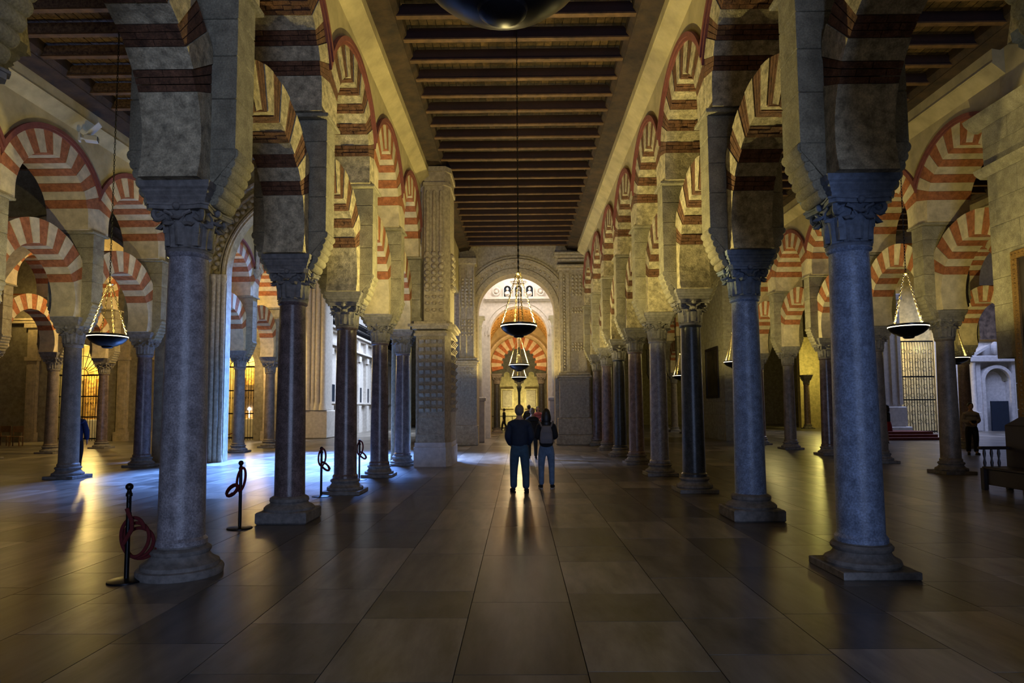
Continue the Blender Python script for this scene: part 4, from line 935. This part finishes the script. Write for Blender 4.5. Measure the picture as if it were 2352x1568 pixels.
    for sg, e_, w_ in ((-1, eL, wL), (1, eR, wR)):
        V2 += [(sg * (sw - .015), 0, 1.355), e_, w_]; R2 += [.085, .078, .056]; n0 = len(V2) - 3; E2 += [(3, n0), (n0, n0 + 1), (n0 + 1, n0 + 2)]
    ob('jacket' if not fem else 'top', skin_mesh('jacket', V2, E2, R2, top, 2), p)
    if skirt:
        ob('skirt', MB().lathe([(.15, 1.0), (.19, .85), (.22, .55), (.21, .55)], 20, capb=False).mesh('skirt', skirt, smooth=True), p)
    else:
        V3 = [(0, 0, 1.06), (0, 0, .88)]; R3 = [(.15 * bk, .115), (.165 * bk, .13)]; E3 = [(0, 1)]
        f_ = .85 if fem else 1
        for sg, k_, ft in ((-1, kL, fL), (1, kR, fR)):
            n0 = len(V3); V3 += [(sg * hw, -.005, .80), k_, (ft[0], ft[1] - .01, .30), (ft[0], ft[1] - .01, .075)]; R3 += [.12 * f_, .09 * f_, .078 * f_, .074 * f_]; E3 += [(1, n0), (n0, n0 + 1), (n0 + 1, n0 + 2), (n0 + 2, n0 + 3)]
        ob('trousers', skin_mesh('trousers', V3, E3, R3, legs, 2), p)
    for sg, ft in ((-1, fL), (1, fR)):
        so = MB(); so.ball((0, .035, .05), .06, 14, 8, (.75, 1.25, .85)); so.ball((0, .11, .038), .05, 12, 8, (.85, 1.5, .62)); o_ = ob('shoe', so.mesh('shoe', shoes, smooth=60), p, (ft[0], ft[1], .008), (0, 0, -sg * .25))
        so = MB(); pts = [(.045 * cos(q), .055 + .135 * sin(q)) for q in [2 * pi * k / 16 for k in range(16)]]; so.prism(pts, -.008, .014, 'xy'); ob('sole', so.mesh('sole', 'white_sole' if fem else 'black_cloth'), o_)
    if backpack:
        b = MB(); n = 14; prof = [(.11, 0, .06), (.135, .02, .075), (.14, .12, .08), (.13, .25, .075), (.10, .36, .06), (.085, .385, .04)]
        vs = []; fs = []
        for wx, z, dy in prof:
            for k in range(n): a = 2 * pi * k / n; vs.append((wx * (abs(cos(a)) ** .5) * (1 if cos(a) > 0 else -1), -.20 + dy * (abs(sin(a)) ** .6) * (1 if sin(a) > 0 else -1), 1.0 + z))
        for k in range(len(prof) - 1):
            for i in range(n): a = k * n + i; c_ = k * n + (i + 1) % n; fs.append((a, c_, c_ + n, a + n))
        fs += [tuple(range(n))[::-1], tuple((len(prof) - 1) * n + i for i in range(n))]; b.add(vs, fs)
        b.tube([(-.125, -.27, 1.10), (0, -.285, 1.10), (.125, -.27, 1.10)], .006, 5); b.tube([(-.12, -.27, 1.24), (0, -.28, 1.245), (.12, -.27, 1.24)], .006, 5)
        for sg in (-1, 1): b.tube([(sg * .10, -.20, 1.36), (sg * .14, -.11, 1.46), (sg * .15, .02, 1.475), (sg * .155, .12, 1.38), (sg * .16, .12, 1.2)], .019, 6)
        for sg in (-1, 1): b.tube([(sg * .15, .12, 1.2), (sg * .17, .0, 1.08), (sg * .13, -.16, 1.03)], .012, 6)
        ob('backpack', b.mesh('backpack', 'grey_cloth', smooth=60), p, label='small grey backpack worn on the back')
    if camera:
        b = MB(); b.cbox(-.07, .07, .22, .28, 1.06, 1.16, .01); b.lathe([(.035, .28), (.035, .34)], 12, (0, 0, 1.11), ax='y'); ob('camera', b.mesh('camera', 'black_metal'), p)
    return p
person('man in navy jacket and blue jeans seen from behind in the nave', 0.0, 12.75, .06, 1.68, 'navy', 'jeans', 'hair_grey', False, 'pocket', spread=.12, step=.06)
person('long-haired woman in light blue jeans with grey backpack seen from behind', .55, 13.35, -.02, 1.60, 'black_cloth', 'jeans_light', 'hair_dark', True, 'front', fem=True, backpack=True, spread=.115)
person('fair-haired woman in black between and beyond the man and woman', .42, 21.0, .1, 1.62, 'black_cloth', 'black_cloth', 'hair_blond', False, 'down', fem=True)
person('figure in dark coat far down the nave over the man\'s shoulder', .50, 33.5, 0, 1.78, 'black_cloth', 'black_cloth', 'hair_dark', False, 'down')
person('figure in pink-red top far down the nave beside the dark-coated one', .92, 32.0, pi, 1.7, 'pink_cloth', 'jeans', 'hair_dark', True, 'front', fem=True)
person('tiny walking silhouette before the yellow far chapel', -1.15, 48.6, 1.5, 1.6, 'black_cloth', 'black_cloth', 'hair_dark', False, 'down', step=.16)
person('person in blue coat half hidden behind the brown column at left', -11.78, 17.05, .4, 1.72, 'blue_cloth', 'black_cloth', 'hair_dark', False, 'down', coat=.22, step=.08)
person('man in dark vest and pale shirt holding a camera at right', 15.1, 21.8, pi - .3, 1.70, 'pale_cloth', 'black_cloth', 'hair_dark', False, 'front', camera=True)
person('woman in black top and red skirt behind the blue-grey column', 16.2, 28.7, 1.2, 1.65, 'black_cloth', 'skin', 'hair_dark', True, 'front', fem=True, skirt='red_cloth')
